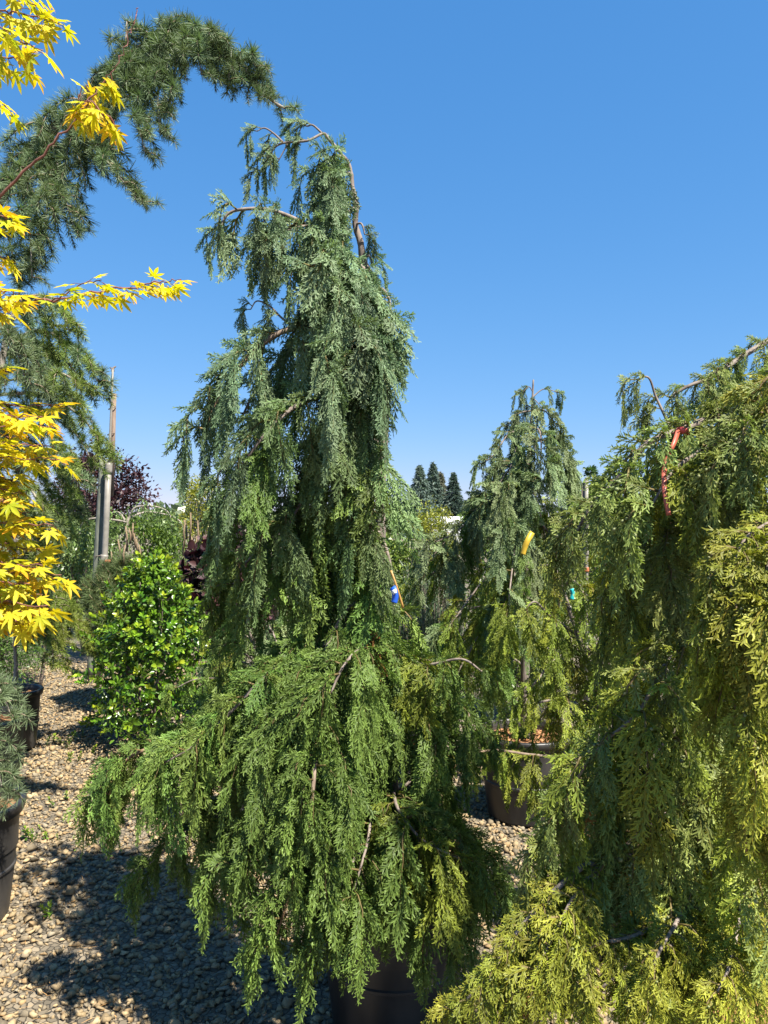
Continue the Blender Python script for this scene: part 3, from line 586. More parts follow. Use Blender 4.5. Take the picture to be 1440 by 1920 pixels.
t.limb([(1050, 1100, 0), (1060, 1080, -.1), (1090, 1100, -.15)], 0.006, LM, 0.055, 0.14, 0.26, 0.2)
t.limb([(1120, 1320, 0), (1170, 1290, -.1), (1200, 1310, -.15)], 0.007, LG, 0.06, 0.2, 0.3, 0.2)
t.band(1100, 1300, 980, 1190, 5, LM, 0.18, 0.3, (-.25, .25), 0.06, 0.1)
t.band(1300, 1450, 1000, 1250, 5, LG, 0.18, 0.3, (-.25, .3), 0.06, 0.1)

# ------------------------------------------------------------------ low cedar behind the tall one, left
D4 = 3.95
t = Tree('weeping_cedar', 'low spreading weeping cedar tucked between the holly and the tall cedar', 'tree', D4,
         [(500, soil_y(D4), 0), (498, 1350, 0), (490, 1250, 0), (470, 1190, 0), (450, 1160, 0)], 0.02, CG, 25)
pot((W(500, 0, D4)[0], D4), 0.25, 0.46, 'black pot under the low cedar beside the holly')
t.limb([(450, 1160, 0), (430, 1150, -.05), (405, 1165, -.08), (395, 1185, -.08)], 0.006, G3, 0.05, 0.12, 0.22, 0.1)
t.limb([(470, 1185, 0), (520, 1170, -.05), (560, 1190, -.1)], 0.006, G3, 0.05, 0.15, 0.28, 0.2)
t.limb([(490, 1250, 0), (450, 1225, -.1), (420, 1240, -.15), (400, 1255, -.15)], 0.007, ('green', 'lime'), 0.06, 0.12, 0.22, 0.3, tipc=ora)
t.limb([(490, 1270, 0), (430, 1270, -.1), (370, 1278, -.15), (330, 1290, -.15)], 0.006, GR, 0.07, 0.12, 0.2, 0.4)
t.band(1180, 1330, 380, 620, 9, ('green', 'grey'), 0.22, 0.36, (-.3, .3), 0.08, 0.1)

# ------------------------------------------------------------------ needle cedars along the left row
D5 = 3.1
NG = 'needle cedars along the left row of pots'
t = Tree('arching_cedar', 'tall blue-green needle cedar whose leader arches over against the sky', 'tree', D5,
         [(-94, soil_y(D5), 0), (-92, 1300, 0), (-85, 900, 0), (-62, 600, 0), (-25, 420, 0), (60, 285, 0), (140, 205, 0), (225, 122, 0), (300, 72, 0), (350, 62, 0), (400, 85, 0), (440, 115, 0), (480, 155, 0), (512, 190, 0), (534, 203, 0)], 0.034, NG, 31, M_PBARK, 'needle_shoot')
pot((W(-94, 0, D5)[0], D5), 0.27, 0.47, 'black pot with grooved wall under the arching needle cedar')
BC = ('bluecedar',)
def along(t, keys, i0, i1, step, lo, hi, lift=0.0):
    """sprays hung straight from the leader itself"""
    C = t.tr; n = len(C); seg = np.linalg.norm(np.diff(C, axis=0), axis=1); cum = np.concatenate(((0,), np.cumsum(seg))); a = cum[int(i0 * (n - 1))]
    while a < cum[int(i1 * (n - 1))]:
        i = min(np.searchsorted(cum, a, 'right') - 1, n - 2); p = C[i] + (C[i + 1] - C[i]) * (a - cum[i]) / seg[i]
        t.hang(p, t.r.uniform(0, 6.28), keys, t.r.uniform(lo, hi), 0.3); a += step * t.r.uniform(0.6, 1.4)
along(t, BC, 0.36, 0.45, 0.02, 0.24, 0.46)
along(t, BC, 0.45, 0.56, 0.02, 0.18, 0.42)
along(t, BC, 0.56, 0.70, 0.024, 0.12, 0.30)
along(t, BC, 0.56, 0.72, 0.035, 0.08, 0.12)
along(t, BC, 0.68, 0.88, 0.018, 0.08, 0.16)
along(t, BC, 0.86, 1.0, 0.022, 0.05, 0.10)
for pts in ([(60, 285, 0), (70, 310, -.12), (85, 380, -.18), (80, 470, -.18)], [(20, 330, 0), (40, 350, -.15), (55, 430, -.2), (60, 520, -.2)], [(140, 205, 0), (150, 230, -.1), (190, 290, -.14), (230, 340, -.14), (268, 380, -.14)],
            [(140, 205, 0), (165, 250, .1), (180, 320, .12)], [(225, 122, 0), (240, 160, -.1), (262, 220, -.12)], [(90, 255, 0), (110, 300, -.1), (125, 370, -.12), (140, 430, -.12)],
            [(300, 72, 0), (310, 110, -.1), (296, 180, -.12), (300, 250, -.12)], [(260, 95, 0), (268, 130, -.12), (255, 210, -.16), (272, 285, -.16)], [(330, 66, 0), (335, 100, -.1), (322, 160, -.12), (318, 205, -.12)], [(-10, 400, 0), (10, 430, -.12), (30, 520, -.16), (40, 600, -.16)], [(350, 62, 0), (372, 90, -.08), (378, 140, -.1)],
            [(225, 122, 0), (225, 150, -.1), (210, 220, -.15), (200, 290, -.15)], [(230, 118, 0), (235, 75, -.05), (238, 40, -.05)], [(300, 72, 0), (305, 45, -.04), (330, 30, -.04)], [(345, 62, 0), (385, 60, -.08), (405, 70, -.1)], [(440, 115, 0), (462, 110, -.03), (480, 125, -.03)], [(420, 100, 0), (428, 120, -.06), (430, 150, -.06)], [(380, 75, 0), (385, 95, .05), (395, 130, .06)]):
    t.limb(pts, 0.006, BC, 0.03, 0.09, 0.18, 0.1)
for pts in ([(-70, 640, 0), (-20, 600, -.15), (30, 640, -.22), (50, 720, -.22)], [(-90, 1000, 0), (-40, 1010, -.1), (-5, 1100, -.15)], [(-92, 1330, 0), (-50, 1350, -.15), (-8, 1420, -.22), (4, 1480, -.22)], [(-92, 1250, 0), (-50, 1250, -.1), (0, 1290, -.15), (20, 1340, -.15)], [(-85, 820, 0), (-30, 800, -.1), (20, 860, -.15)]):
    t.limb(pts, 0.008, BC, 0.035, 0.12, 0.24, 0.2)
D6 = 4.5
t = Tree('needle_cedar', 'soft green needle cedar with drooping branch ends behind the yellow maple', 'tree', D6,
         [(-45, soil_y(D6), 0), (-40, 1200, 0), (-25, 900, 0), (0, 700, 0), (25, 590, 0), (60, 555, 0), (110, 560, 0)], 0.035, NG, 32, M_PBARK, 'needle_shoot')
pot((W(-45, 0, D6)[0], D6), 0.27, 0.47, 'black pot with orange bark mulch beside the gravel aisle')
GC = ('greencedar',); GB = ('greencedar', 'greencedar', 'bluecedar')
for pts in ([(40, 570, 0), (80, 560, -.1), (120, 590, -.15), (130, 620, -.15)], [(15, 640, 0), (80, 620, -.05), (130, 650, -.08), (165, 680, -.08), (183, 715, -.08)], [(0, 700, 0), (60, 690, -.2), (110, 700, -.25), (150, 720, -.25)],
            [(-5, 740, 0), (80, 740, -.1), (150, 780, -.12), (180, 820, -.12), (190, 850, -.12)], [(-15, 820, 0), (60, 800, -.15), (110, 840, -.2), (140, 900, -.2)], [(-20, 860, 0), (70, 850, .1), (120, 910, .12), (140, 970, .12)],
            [(-25, 920, 0), (40, 900, -.15), (80, 960, -.2), (95, 1010, -.2)], [(-30, 1000, 0), (30, 990, -.1), (75, 1030, -.12)], [(10, 640, 0), (60, 640, .2), (110, 690, .25), (140, 760, .25)], [(-30, 1060, 0), (40, 1050, 0), (90, 1080, 0)]):
    t.limb(pts, 0.010, GB, 0.042, 0.14, 0.32, 0.15)
    t.limb([(x - 18, y + 22, dd + (.14 if i else 0)) for i, (x, y, dd) in enumerate(pts)], 0.008, GC, 0.06, 0.16, 0.34, 0.15)
D7 = 5.5
t = Tree('needle_cedar', 'small lime green needle cedar hanging over its pot by the aisle', 'tree', D7,
         [(22, soil_y(D7), 0), (30, 1260, 0), (28, 1200, 0), (32, 1130, 0), (50, 1090, 0)], 0.02, NG, 33, M_PBARK, 'needle_shoot')
pot((W(22, 0, D7)[0], D7), 0.2, 0.42, 'smaller black pot farther along the left row')
for pts in ([(50, 1090, 0), (90, 1100, -.1), (115, 1150, -.15), (118, 1210, -.15)], [(32, 1130, 0), (70, 1140, -.2), (95, 1190, -.25), (100, 1250, -.25)], [(32, 1140, 0), (40, 1150, -.3), (50, 1200, -.35)], [(40, 1100, 0), (90, 1090, .1), (130, 1140, .15)], [(30, 1130, 0), (0, 1140, -.2), (-10, 1200, -.25)], [(45, 1095, 0), (80, 1110, 0), (140, 1160, .02), (158, 1220, .02)], [(30, 1120, 0), (50, 1120, -.3), (75, 1150, -.42), (85, 1200, -.45)], [(30, 1110, 0), (-10, 1100, 0), (-40, 1150, 0)]):
    t.limb(pts, 0.008, ('limecedar',), 0.026, 0.14, 0.26, 0.1)

# ------------------------------------------------------------------ yellow maple
def maple_leaf(seed, cb, ct):
    r = np.random.default_rng(seed); G = Geo(); out = [(0.10, R(180), 0)]
    lobes = [(-118, 0.45), (-78, 0.74), (-38, 0.95), (0, 1.05), (38, 0.95), (78, 0.74), (118, 0.45)]
    pts = []; tips = []
    for i, (a, l) in enumerate(lobes):
        l *= r.uniform(0.9, 1.1); a = a + r.normal(0, 3)
        pts += [(0.5 * l, a - 15, 0.1), (0.72 * l, a - 7.5, 0.4), (l, a, 1), (0.72 * l, a + 7.5, 0.4), (0.5 * l, a + 15, 0.1)]
        if i < 6: pts.append((0.27, (a + lobes[i + 1][0]) / 2, 0))
    pts = [(0.09, -165, 0)] + pts + [(0.09, 165, 0)]
    v = [(0, 0, 0)]; c = [cb]
    curl = r.uniform(0.15, 0.5)
    for q, a, k in pts:
        z = -curl * q * q * 0.5 + (0.03 if k == 0 else 0) + r.normal(0, 0.02); v.append((q * math.cos(R(a)), q * math.sin(R(a)), z)); c.append(np.array(cb) * (1 - k) + np.array(ct) * k)
    v = np.array(v) * 0.041; n = len(pts); tris = [(0, i, i + 1) for i in range(1, n)]
    v = v + np.array((0.03, 0, 0.0)); G.add(v, tris=tris, c=np.array(c))
    st = np.array((0.25, 0.07, 0.03)); G.tube([(0, 0, 0.0), (0.016, 0, 0.003), (0.03, 0, 0)], 0.0007, 3, st)
    return G.mesh('leaf', M_MAPLE)
YL = [maple_leaf(i, cb, ct) for i, (cb, ct) in enumerate((((0.60, 0.56, 0.02), (0.72, 0.40, 0.03)), ((0.66, 0.61, 0.025), (0.72, 0.52, 0.03)), ((0.46, 0.50, 0.02), (0.62, 0.50, 0.025)), ((0.66, 0.54, 0.02), (0.70, 0.30, 0.03)), ((0.36, 0.43, 0.02), (0.50, 0.46, 0.02)), ((0.66, 0.64, 0.03), (0.74, 0.60, 0.06))))]
DM = 1.85
mr = np.random.default_rng(5)
tr = spline([W(-240, soil_y(DM, 0.36), DM), W(-230, 1300, DM), W(-190, 900, DM), W(-150, 600, DM), W(-110, 300, DM), W(-60, 60, DM), W(-20, -120, DM)], 8)
mroot = thing('maple_tree', 'yellow maple with orange tipped star-shaped leaves at the aisle edge', 'tree', tr[0]); mo = np.array(tr[0])
g = Geo(); g.tube(tr - mo, np.linspace(0.022, 0.006, len(tr)), 8); link('trunk', g.mesh('trunk', M_RBARK, True), mroot)
pot((tr[0][0], tr[0][1]), 0.2, 0.4, 'black pot of the yellow maple at the near end of the left row')
leafn = 0; mover = Geo()
def twig(pts, rad=0.003, start=0.4, gap=0.035, warm=0.5, size=1.0, droop=0.0, fill=2):
    global leafn
    P = np.array([W(x, y, DM + dd) for x, y, dd in pts]); S0 = tr[np.argmin(np.linalg.norm(tr - P[0], axis=1))]
    C = spline(P, 7); C[1:-1] += mr.normal(0, 0.003, (len(C) - 2, 3)); k = len(C)
    g = Geo(); g.tube(C - mo, np.linspace(rad, 0.0011, k), 5); br = link('branch', g.mesh('branch', M_RBARK, True), mroot)
    seg = np.linalg.norm(np.diff(C, axis=0), axis=1); cum = np.concatenate(((0,), np.cumsum(seg))); a = cum[-1] * start
    while a <= cum[-1]:
        i = min(np.searchsorted(cum, a, 'right') - 1, k - 2); p = C[i] + (C[i + 1] - C[i]) * (a - cum[i]) / seg[i]; d = C[i + 1] - C[i]; y0 = math.atan2(d[1], d[0])
        for s in (-1, 1)[:fill]:
            yaw = y0 + s * mr.uniform(0.3, 1.3); w = mr.random()
            me = YL[[3, 0, 1, 5][mr.integers(4)]] if mr.random() < warm else YL[[2, 4, 1, 2][mr.integers(4)]]
            q = size * mr.uniform(0.75, 1.2)
            M = Matrix.Translation(Vector(p - mo)) @ Matrix.Rotation(yaw, 4, 'Z') @ Matrix.Rotation(mr.normal(0.18 + droop, 0.3), 4, 'Y') @ Matrix.Rotation(mr.normal(0, 0.35), 4, 'X') @ Matrix.Scale(q, 4)
            leafn += 1
            if leafn <= 300: link('leaf', me, br, M)
            else:
                v = np.array([q.co[:] for q in me.vertices]); Mn = np.array(M); c = np.array([q.color[:3] for q in me.color_attributes['Col'].data])
                mover.add(v @ Mn[:3, :3].T + Mn[:3, 3], quads=[p_.vertices[:] for p_ in me.polygons if len(p_.vertices) == 4], tris=[p_.vertices[:] for p_ in me.polygons if len(p_.vertices) == 3], c=c)
        a += gap * mr.uniform(0.7, 1.3)
    return C
# long bare twig with a leaf cluster
twig([(-110, 480, 0), (-40, 410, -.05), (60, 310, -.08), (130, 235, -.1), (185, 165, -.1), (215, 130, -.1)], 0.0045, 0.76, 0.02, 0.45, 0.95, 0.75)
twig([(150, 205, -.1), (170, 190, -.14), (195, 215, -.16), (215, 225, -.16)], 0.002, 0.1, 0.02, 0.4, 0.95, 0.8)
twig([(140, 220, -.1), (150, 200, -.06), (150, 170, -.05), (165, 160, -.05)], 0.002, 0.3, 0.025, 0.6, 0.9, 0.6)
twig([(215, 130, -.1), (238, 80, -.1), (252, 40, -.1), (259, 15, -.1)], 0.0013, 2.0, 0.1)
# horizontal flat spray
twig([(-150, 590, 0), (-40, 580, -.05), (60, 568, -.08), (150, 555, -.1), (230, 540, -.1), (300, 530, -.1), (340, 524, -.1)], 0.004, 0.62, 0.02, 0.85, 0.8, 0.0)
twig([(60, 568, -.08), (110, 560, -.14), (150, 535, -.16), (190, 525, -.16)], 0.002, 0.35, 0.03, 0.2, 0.8)
# top corner
for pts in ([(-60, 60, 0), (0, 20, -.05), (60, 30, -.08), (110, 45, -.1)], [(-70, 120, 0), (-10, 90, -.08), (40, 80, -.12), (80, 95, -.12)], [(-70, 130, 0), (-20, 110, .05), (30, 110, .08), (55, 130, .08)], [(-60, 80, 0), (-10, 50, .06), (40, 0, .08), (85, -20, .08)], [(-80, 190, 0), (-40, 180, -.1), (-5, 190, -.12), (15, 200, -.12)], [(-40, -40, 0), (20, -20, -.1), (70, 10, -.12)], [(-75, 100, 0), (-30, 60, -.2), (20, 50, -.25)]):
    twig(pts, 0.003, 0.45, 0.03, 0.45, 1.0, 0.35)
# tier by the left edge
for pts in ([(-130, 470, 0), (-60, 430, -.1), (0, 410, -.12), (25, 420, -.12)], [(-140, 520, 0), (-60, 490, -.05), (0, 480, -.08), (20, 490, -.08)], [(-140, 560, 0), (-60, 545, -.12), (10, 545, -.15), (40, 560, -.15)], [(-150, 600, 0), (-60, 590, 0), (0, 580, 0), (20, 590, 0)]):
    twig(pts, 0.003, 0.6, 0.028, 0.9, 0.95, 0.15)
twig([(-150, 700, 0), (-60, 690, -.05), (0, 690, -.08), (15, 700, -.08)], 0.003, 0.6, 0.03, 0.8, 0.9)
# the big lower mass, in flat layers
for i, (y, x) in enumerate(((762, 128), (782, 95), (800, 120), (820, 60), (838, 118), (862, 125), (880, 60), (900, 40), (925, 55), (955, 30), (985, 115), (1005, 60), (1030, 90), (1050, 40), (1078, 130), (1095, 70), (1115, 95), (1135, 60), (1150, 85), (1080, 30), (850, 30), (1120, 30), (960, 70), (1150, 25), (790, 60), (850, 80), (915, 20), (1020, 30), (1060, 95), (1165, 60), (1100, 20), (770, 30), (940, 10), (1135, 105))):
    dd = mr.uniform(-0.22, 0.2); y0 = y - 30
    twig([(-190 - (y - 800) * 0.05, y - 60, 0), (-90, y0 - 10, dd * .5), (0, y - 6, dd * .8), (x - 15, y, dd)], 0.0032, 0.5, 0.03, 0.75 if y < 1090 else 0.55, 0.95, 0.05 if y < 1090 else 0.35)
if mover.v: link('foliage', mover.mesh('foliage', M_MAPLE), mroot)['kind'] = 'stuff'
print('leaves', leafn)
for t in STEP: t.done()

# ------------------------------------------------------------------ holly bush
def leaf_blade(G, base, d, n, l, w, c, fold=0.35, spiny=False, cs=1.0):
    d = nrm(d); n = nrm(n - d * np.dot(n, d)); b = np.cross(n, d); us = (0, .25, .55, .82, 1) ; ws = (0.12, .8, 1, .6, 0)
    v = []; cc = []
    for u, q in zip(us, ws):
        mid = base + d * l * u - n * (0.10 * l * u * u); e = q * w / 2 * (1.0 if not spiny else (1.12 if u in (.25, .82) else 0.9))
        v += [mid - b * e + n * fold * e, mid, mid + b * e + n * fold * e]; cc += [c * cs, c, c * cs]
    q = []
    for i in range(4): q += [(3 * i, 3 * i + 1, 3 * i + 4, 3 * i + 3), (3 * i + 1, 3 * i + 2, 3 * i + 5, 3 * i + 4)]
    G.add(np.array(v), quads=q, c=np.array(cc))
def sprig(seed, n=9, l=0.05, w=0.024, cols=None, L=0.09, mat=None, spiny=True, name='sprig'):
    r = np.random.default_rng(seed); G = Geo(); G.tube([(0, 0, -0.03), (0, 0, L * 0.5), (0, 0, L)], (0.0025, 0.002, 0.0012), 4, (0.14, 0.16, 0.05))
    for i in range(n):
        u = (i + 0.5) / n; a = i * 2.4 + r.normal(0, 0.3); el = R(10 + 60 * u) + r.normal(0, 0.2)
        d = np.array((math.cos(a) * math.cos(el), math.sin(a) * math.cos(el), math.sin(el))); up = np.array((-math.cos(a) * math.sin(el), -math.sin(a) * math.sin(el), math.cos(el)))
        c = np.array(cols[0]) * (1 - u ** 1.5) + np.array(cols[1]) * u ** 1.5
        leaf_blade(G, np.array((0, 0, L * u)), d, up + r.normal(0, 0.2, 3), l * r.uniform(0.75, 1.15) * (1 - 0.25 * u), w * r.uniform(0.8, 1.15), c * r.uniform(0.8, 1.2), 0.3, spiny)
    return G.mesh(name, mat)
def align(d, roll):
    return Vector(d).to_track_quat('Z', 'Y').to_matrix().to_4x4() @ Matrix.Rotation(roll, 4, 'Z')
def bush(name, label, cat, D, cx, ytop, ybot, halfw, sprigs, n, seed, group=None, shape=1.0, mat=M_DBARK, inner=None, part='sprig', sc=(0.85, 1.2), xbase=None, up=0.35, zmin=0.1):
    """a rounded bush: stems from the ground, leafy sprigs over its lumpy surface and inside"""
    r = np.random.default_rng(seed); base = W(cx if xbase is None else xbase, 0, D); base[2] = 0.02 if zmin < 0.3 else 0.4
    zt = W(0, ytop, D)[2]; zb = max(zmin, W(0, ybot, D)[2]); hw = halfw * D / F; ccx = W(cx, 0, D)[0]
    root = thing(name, label, cat, base, group); ph = r.uniform(0, 6.28, 6)
    def surf(th, u):       # outline radius at height fraction u
        prof = (math.sin(math.pi * min(1, (0.12 + 0.88 * u)) ** shape) ** 0.6) if u < 1 else 0
        return hw * prof * (1 + 0.13 * math.sin(3 * th + ph[0] + 5 * u) + 0.1 * math.sin(5 * th + ph[1] - 9 * u))
    g = Geo()
    for i in range(9):
        th = r.uniform(0, 6.28); u = r.uniform(0.4, 0.9); q = surf(th, u) * 0.75; E = np.array((ccx + q * math.cos(th), D + q * math.sin(th), zb + (zt - zb) * u)) - base
        g.tube(spline([(0, 0, 0), E * np.array((.3, .3, .45)) + r.normal(0, .02, 3), E], 5), np.linspace(0.012, 0.003, 11), 5)
    link('stem', g.mesh('stem', mat, True), root)
    for i in range(n):
        th = r.uniform(0, 6.28); u = r.beta(1.6, 1.35); dep = r.choice((1.0, 0.85, 0.6), p=(.62, .25, .13)); q = surf(th, u) * dep * r.uniform(0.9, 1.06)
        p = np.array((ccx + q * math.cos(th), D + q * math.sin(th), zb + (zt - zb) * u)); d = nrm(np.array((math.cos(th), math.sin(th), up + 1.6 * (u - 0.4))) + r.normal(0, 0.25, 3))
        k = r.uniform(*sc)
        M = Matrix.Translation(Vector(p - base - d * 0.06 * k)) @ align(d, r.uniform(0, 6.28)) @ Matrix.Scale(k, 4)
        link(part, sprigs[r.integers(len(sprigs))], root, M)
    if inner:
        g = Geo(); m = inner[0]
        for i in range(m):
            th = r.uniform(0, 6.28); u = r.uniform(0.03, 0.95); q = surf(th, u) * math.sqrt(r.random()) * 0.85
            p = np.array((ccx + q * math.cos(th), D + q * math.sin(th), zb + (zt - zb) * u)) - base
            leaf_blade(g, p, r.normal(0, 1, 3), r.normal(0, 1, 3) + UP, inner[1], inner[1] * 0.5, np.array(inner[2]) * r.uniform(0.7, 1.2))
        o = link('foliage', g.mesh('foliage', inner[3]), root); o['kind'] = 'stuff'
    return root
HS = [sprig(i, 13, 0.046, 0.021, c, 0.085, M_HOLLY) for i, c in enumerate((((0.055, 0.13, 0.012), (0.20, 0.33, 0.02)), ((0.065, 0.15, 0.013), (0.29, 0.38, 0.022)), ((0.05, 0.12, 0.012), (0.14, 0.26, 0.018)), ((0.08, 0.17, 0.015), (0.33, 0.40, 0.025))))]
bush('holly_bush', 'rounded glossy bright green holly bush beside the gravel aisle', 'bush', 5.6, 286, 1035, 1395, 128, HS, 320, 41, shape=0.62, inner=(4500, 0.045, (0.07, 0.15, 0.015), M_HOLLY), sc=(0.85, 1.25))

# ------------------------------------------------------------------ candle pines
def pine_tuft(seed, c0, c1, nl=0.055, L=0.11):
    r = np.random.default_rng(seed); G = Geo(); G.tube([(0, 0, -0.05), (0, 0, L)], (0.005, 0.003), 4, (0.2, 0.14, 0.08)); n = 130
    z = r.uniform(0, L, n); a = r.uniform(0, 6.28, n); el = r.uniform(0.35, 1.1, n)
    d = np.stack((np.cos(a) * np.cos(el), np.sin(a) * np.cos(el), np.sin(el)), -1); p = np.stack((0 * z, 0 * z, z), -1)
    w = nrm(np.cross(d, r.normal(0, 1, (n, 3)))); k = r.uniform(.7, 1.2, (n, 1))
    G.strips(p, p + d * nl * r.uniform(.7, 1.15, (n, 1)), w, 0.0025, 0.001, np.array(c0) * k, np.array(c1) * k)
    return G.mesh('needle_tuft', M_NEEDLE)
PT = [pine_tuft(i, (0.07, 0.105, 0.035), (0.16, 0.205, 0.08)) for i in range(4)]
def candles(root, pxs, D, lo, hi, seed):
    r = np.random.default_rng(seed); b = np.array(root.location)
    for x, y in pxs:
        p = W(x, y, D + r.uniform(-.12, .12)) - b; L = r.uniform(lo, hi); G = Geo()
        G.tube([p - np.array((0, 0, L * 0.35)), p + np.array((r.normal(0, .006), 0, L * .4)), p + np.array((r.normal(0, .01), 0, L))], (0.010, 0.009, 0.005), 6, (0.20, 0.145, 0.09))
        n = 36; z = r.uniform(-0.2, 0.95, n) * L; a = r.uniform(0, 6.28, n); d = np.stack((np.cos(a) * .45, np.sin(a) * .45, np.ones(n)), -1)
        q = p + np.stack((0 * z, 0 * z, z), -1); w = nrm(np.cross(d, r.normal(0, 1, (n, 3))))
        G.strips(q, q + nrm(d) * 0.018, w, 0.003, 0.001, (0.20, 0.17, 0.09), (0.17, 0.19, 0.09))
        link('candle', G.mesh('candle', M_SOIL), root)
PG = 'mounded pines with upright candles'
rt = bush('candle_pine', 'mounded dark pine with tan upright candles beside the irrigation post', 'pine', 6.7, 232, 1050, 1240, 78, PT, 290, 42, PG, inner=(900, 0.06, (0.06, 0.09, 0.03), M_NEEDLE), part='needle_tuft', shape=0.7, sc=(1.0, 1.4))
candles(rt, [(238, 1022), (244, 1012), (248, 1005), (254, 1020), (258, 1030), (224, 1045), (262, 1045), (266, 1058), (210, 1062), (252, 1078), (232, 1050)], 6.7, 0.08, 0.17, 1)
rt = bush('candle_pine', 'slim pine with tall tan candles in front of purple foliage', 'pine', 7.3, 352, 1050, 1180, 34, PT, 80, 43, PG, part='needle_tuft', shape=0.8)
candles(rt, [(350, 1002), (356, 1000), (362, 1030), (344, 1035), (372, 1015), (374, 1030), (358, 1040), (368, 1045), (346, 1012)], 7.3, 0.1, 0.22, 2)

# ------------------------------------------------------------------ purple and other background shrubs
PS = [sprig(60 + i, 9, 0.085, 0.045, c, 0.13, M_PURPLE, False) for i, c in enumerate((((0.024, 0.011, 0.014), (0.050, 0.021, 0.026)), ((0.018, 0.009, 0.012), (0.038, 0.016, 0.022)), ((0.03, 0.014, 0.014), (0.07, 0.028, 0.028))))]
bush('purple_shrub', 'dark purple leaved shrub between candle pine and tall cedar', 'shrub', 6.6, 425, 990, 1230, 85, PS, 220, 44, inner=(500, 0.07, (0.025, 0.012, 0.014), M_PURPLE), shape=0.75, sc=(0.9, 1.4))
def leaf_cloud(name, label, D, x0, x1, y0, y1, n, size, c0, c1, mat, seed, trunk=True, lobes=16, cat='shrub', group=None, aspect=0.5, depth=None, mb=M_DBARK, to_ground=False, sigma=0.33):
    r = np.random.default_rng(seed); A = W(x0, y1, D); Bp = W(x1, y0, D); cx = (A[0] + Bp[0]) / 2; hw = (Bp[0] - A[0]) / 2; zb = A[2]; zt = Bp[2]
    if to_ground: zb = 0.15
    zb = max(zb, 0.1); base = np.array((cx, D, 0.0)); root = thing(name, label, cat, base, group); hd = depth or hw
    cent = []; 
    for i in range(lobes):
        u = r.uniform(0.08, 0.92); prof = math.sin(math.pi * (0.15 + 0.8 * u)) ** 0.7; a = r.uniform(0, 6.28); q = r.uniform(0.25, 0.85)
        cent.append((cx + hw * prof * q * math.cos(a), D + hd * prof * q * math.sin(a), zb + (zt - zb) * u, r.uniform(0.22, 0.42) * min(hw, (zt - zb) / 2) + 0.02, r.uniform(0.75, 1.25)))
    g = Geo(); tb = spline([(cx, D, 0), (cx + r.normal(0, .05), D, zb * .6 + zt * .2), (cx, D, zb + (zt - zb) * 0.7)], 6) - base
    g.tube(tb, np.linspace(max(0.02, hw * 0.045), 0.008, len(tb)), 7)
    for cxx, cy, cz, cr, k in cent:
        E = np.array((cxx, cy, cz)) - base; S0 = tb[min(len(tb) - 1, int(len(tb) * r.uniform(.4, .9)))]
        g.tube(spline([S0, (S0 + E) / 2 + np.array((0, 0, .06 * hw)), E], 4), np.linspace(0.01 + hw * .012, 0.004, 9), 5)
    link('trunk', g.mesh('trunk', mb, True), root)
    g = Geo(); per = n // lobes
    for cxx, cy, cz, cr, k in cent:
        v = nrm(r.normal(0, 1, (per, 3))) * (r.random((per, 1)) ** sigma) * cr * r.uniform(0.8, 1.5, (per, 1)) * np.array((1, 1, 0.85))
        P = v + np.array((cxx, cy, cz)) - base; ok = P[:, 2] > 0.03; P = P[ok]; v = v[ok]; m = len(P)
        d = nrm(nrm(v) + r.normal(0, .7, (m, 3))); nn = nrm(r.normal(0, 0.7, (m, 3)) + UP * 0.8); b = nrm(np.cross(nn, d)); l = size * r.uniform(.6, 1.25, (m, 1)); w = l * aspect
        V = np.stack((P, P + d * l * .5 + b * w / 2, P + d * l, P + d * l * .5 - b * w / 2), 1).reshape(-1, 3)
        t = r.random((m, 1)); c = (np.array(c0) * (1 - t) + np.array(c1) * t) * k
        g.add(V, quads=np.arange(4 * m).reshape(m, 4), c=np.repeat(c, 4, 0))
    o = link('crown', g.mesh('crown', mat), root); o['kind'] = 'stuff'
    return root
TBG = 'trees and shrubs behind the rows'
leaf_cloud('plum_tree', 'dark purple leaved plum tree behind the irrigation post', 12, 70, 285, 850, 1010, 7000, 0.075, (0.020, 0.010, 0.013), (0.06, 0.024, 0.03), M_PURPLE, 51, cat='tree', lobes=44, sigma=0.6)
leaf_cloud('birch_tree', 'pale yellow-green airy tree rising behind the purple shrub', 15, 315, 440, 890, 1040, 9000, 0.05, (0.20, 0.26, 0.03), (0.38, 0.40, 0.06), M_LEAF, 52, cat='tree', lobes=30, to_ground=True)
leaf_cloud('leafy_shrub', 'bright green leafy shrub with upright tips behind the candle pine', 9, 240, 350, 945, 1090, 5000, 0.055, (0.07, 0.14, 0.02), (0.2, 0.3, 0.03), M_LEAF, 53, lobes=24, to_ground=True)
leaf_cloud('upright_shrub', 'loose green shrub with one tall shoot near the plum tree', 11, 278, 330, 890, 1000, 2200, 0.06, (0.08, 0.15, 0.025), (0.2, 0.28, 0.04), M_LEAF, 54, lobes=12, to_ground=True)
leaf_cloud('olive_shrub', 'dull olive leaved shrub left of the irrigation post', 9.5, 95, 215, 965, 1150, 7000, 0.05, (0.06, 0.09, 0.03), (0.16, 0.21, 0.07), M_LEAF, 55, lobes=26, to_ground=True)
leaf_cloud('dark_shrub', 'dark green shrub at the far end of the aisle', 11, 60, 230, 1010, 1170, 6000, 0.06, (0.03, 0.06, 0.015), (0.08, 0.12, 0.03), M_LEAF, 56, lobes=24, to_ground=True)
leaf_cloud('green_shrub', 'deep green shrub low on the left beyond the small lime cedar', 7.0, -70, 75, 1090, 1300, 7000, 0.04, (0.05, 0.09, 0.02), (0.14, 0.2, 0.04), M_LEAF, 65, lobes=26, aspect=0.25, to_ground=True)
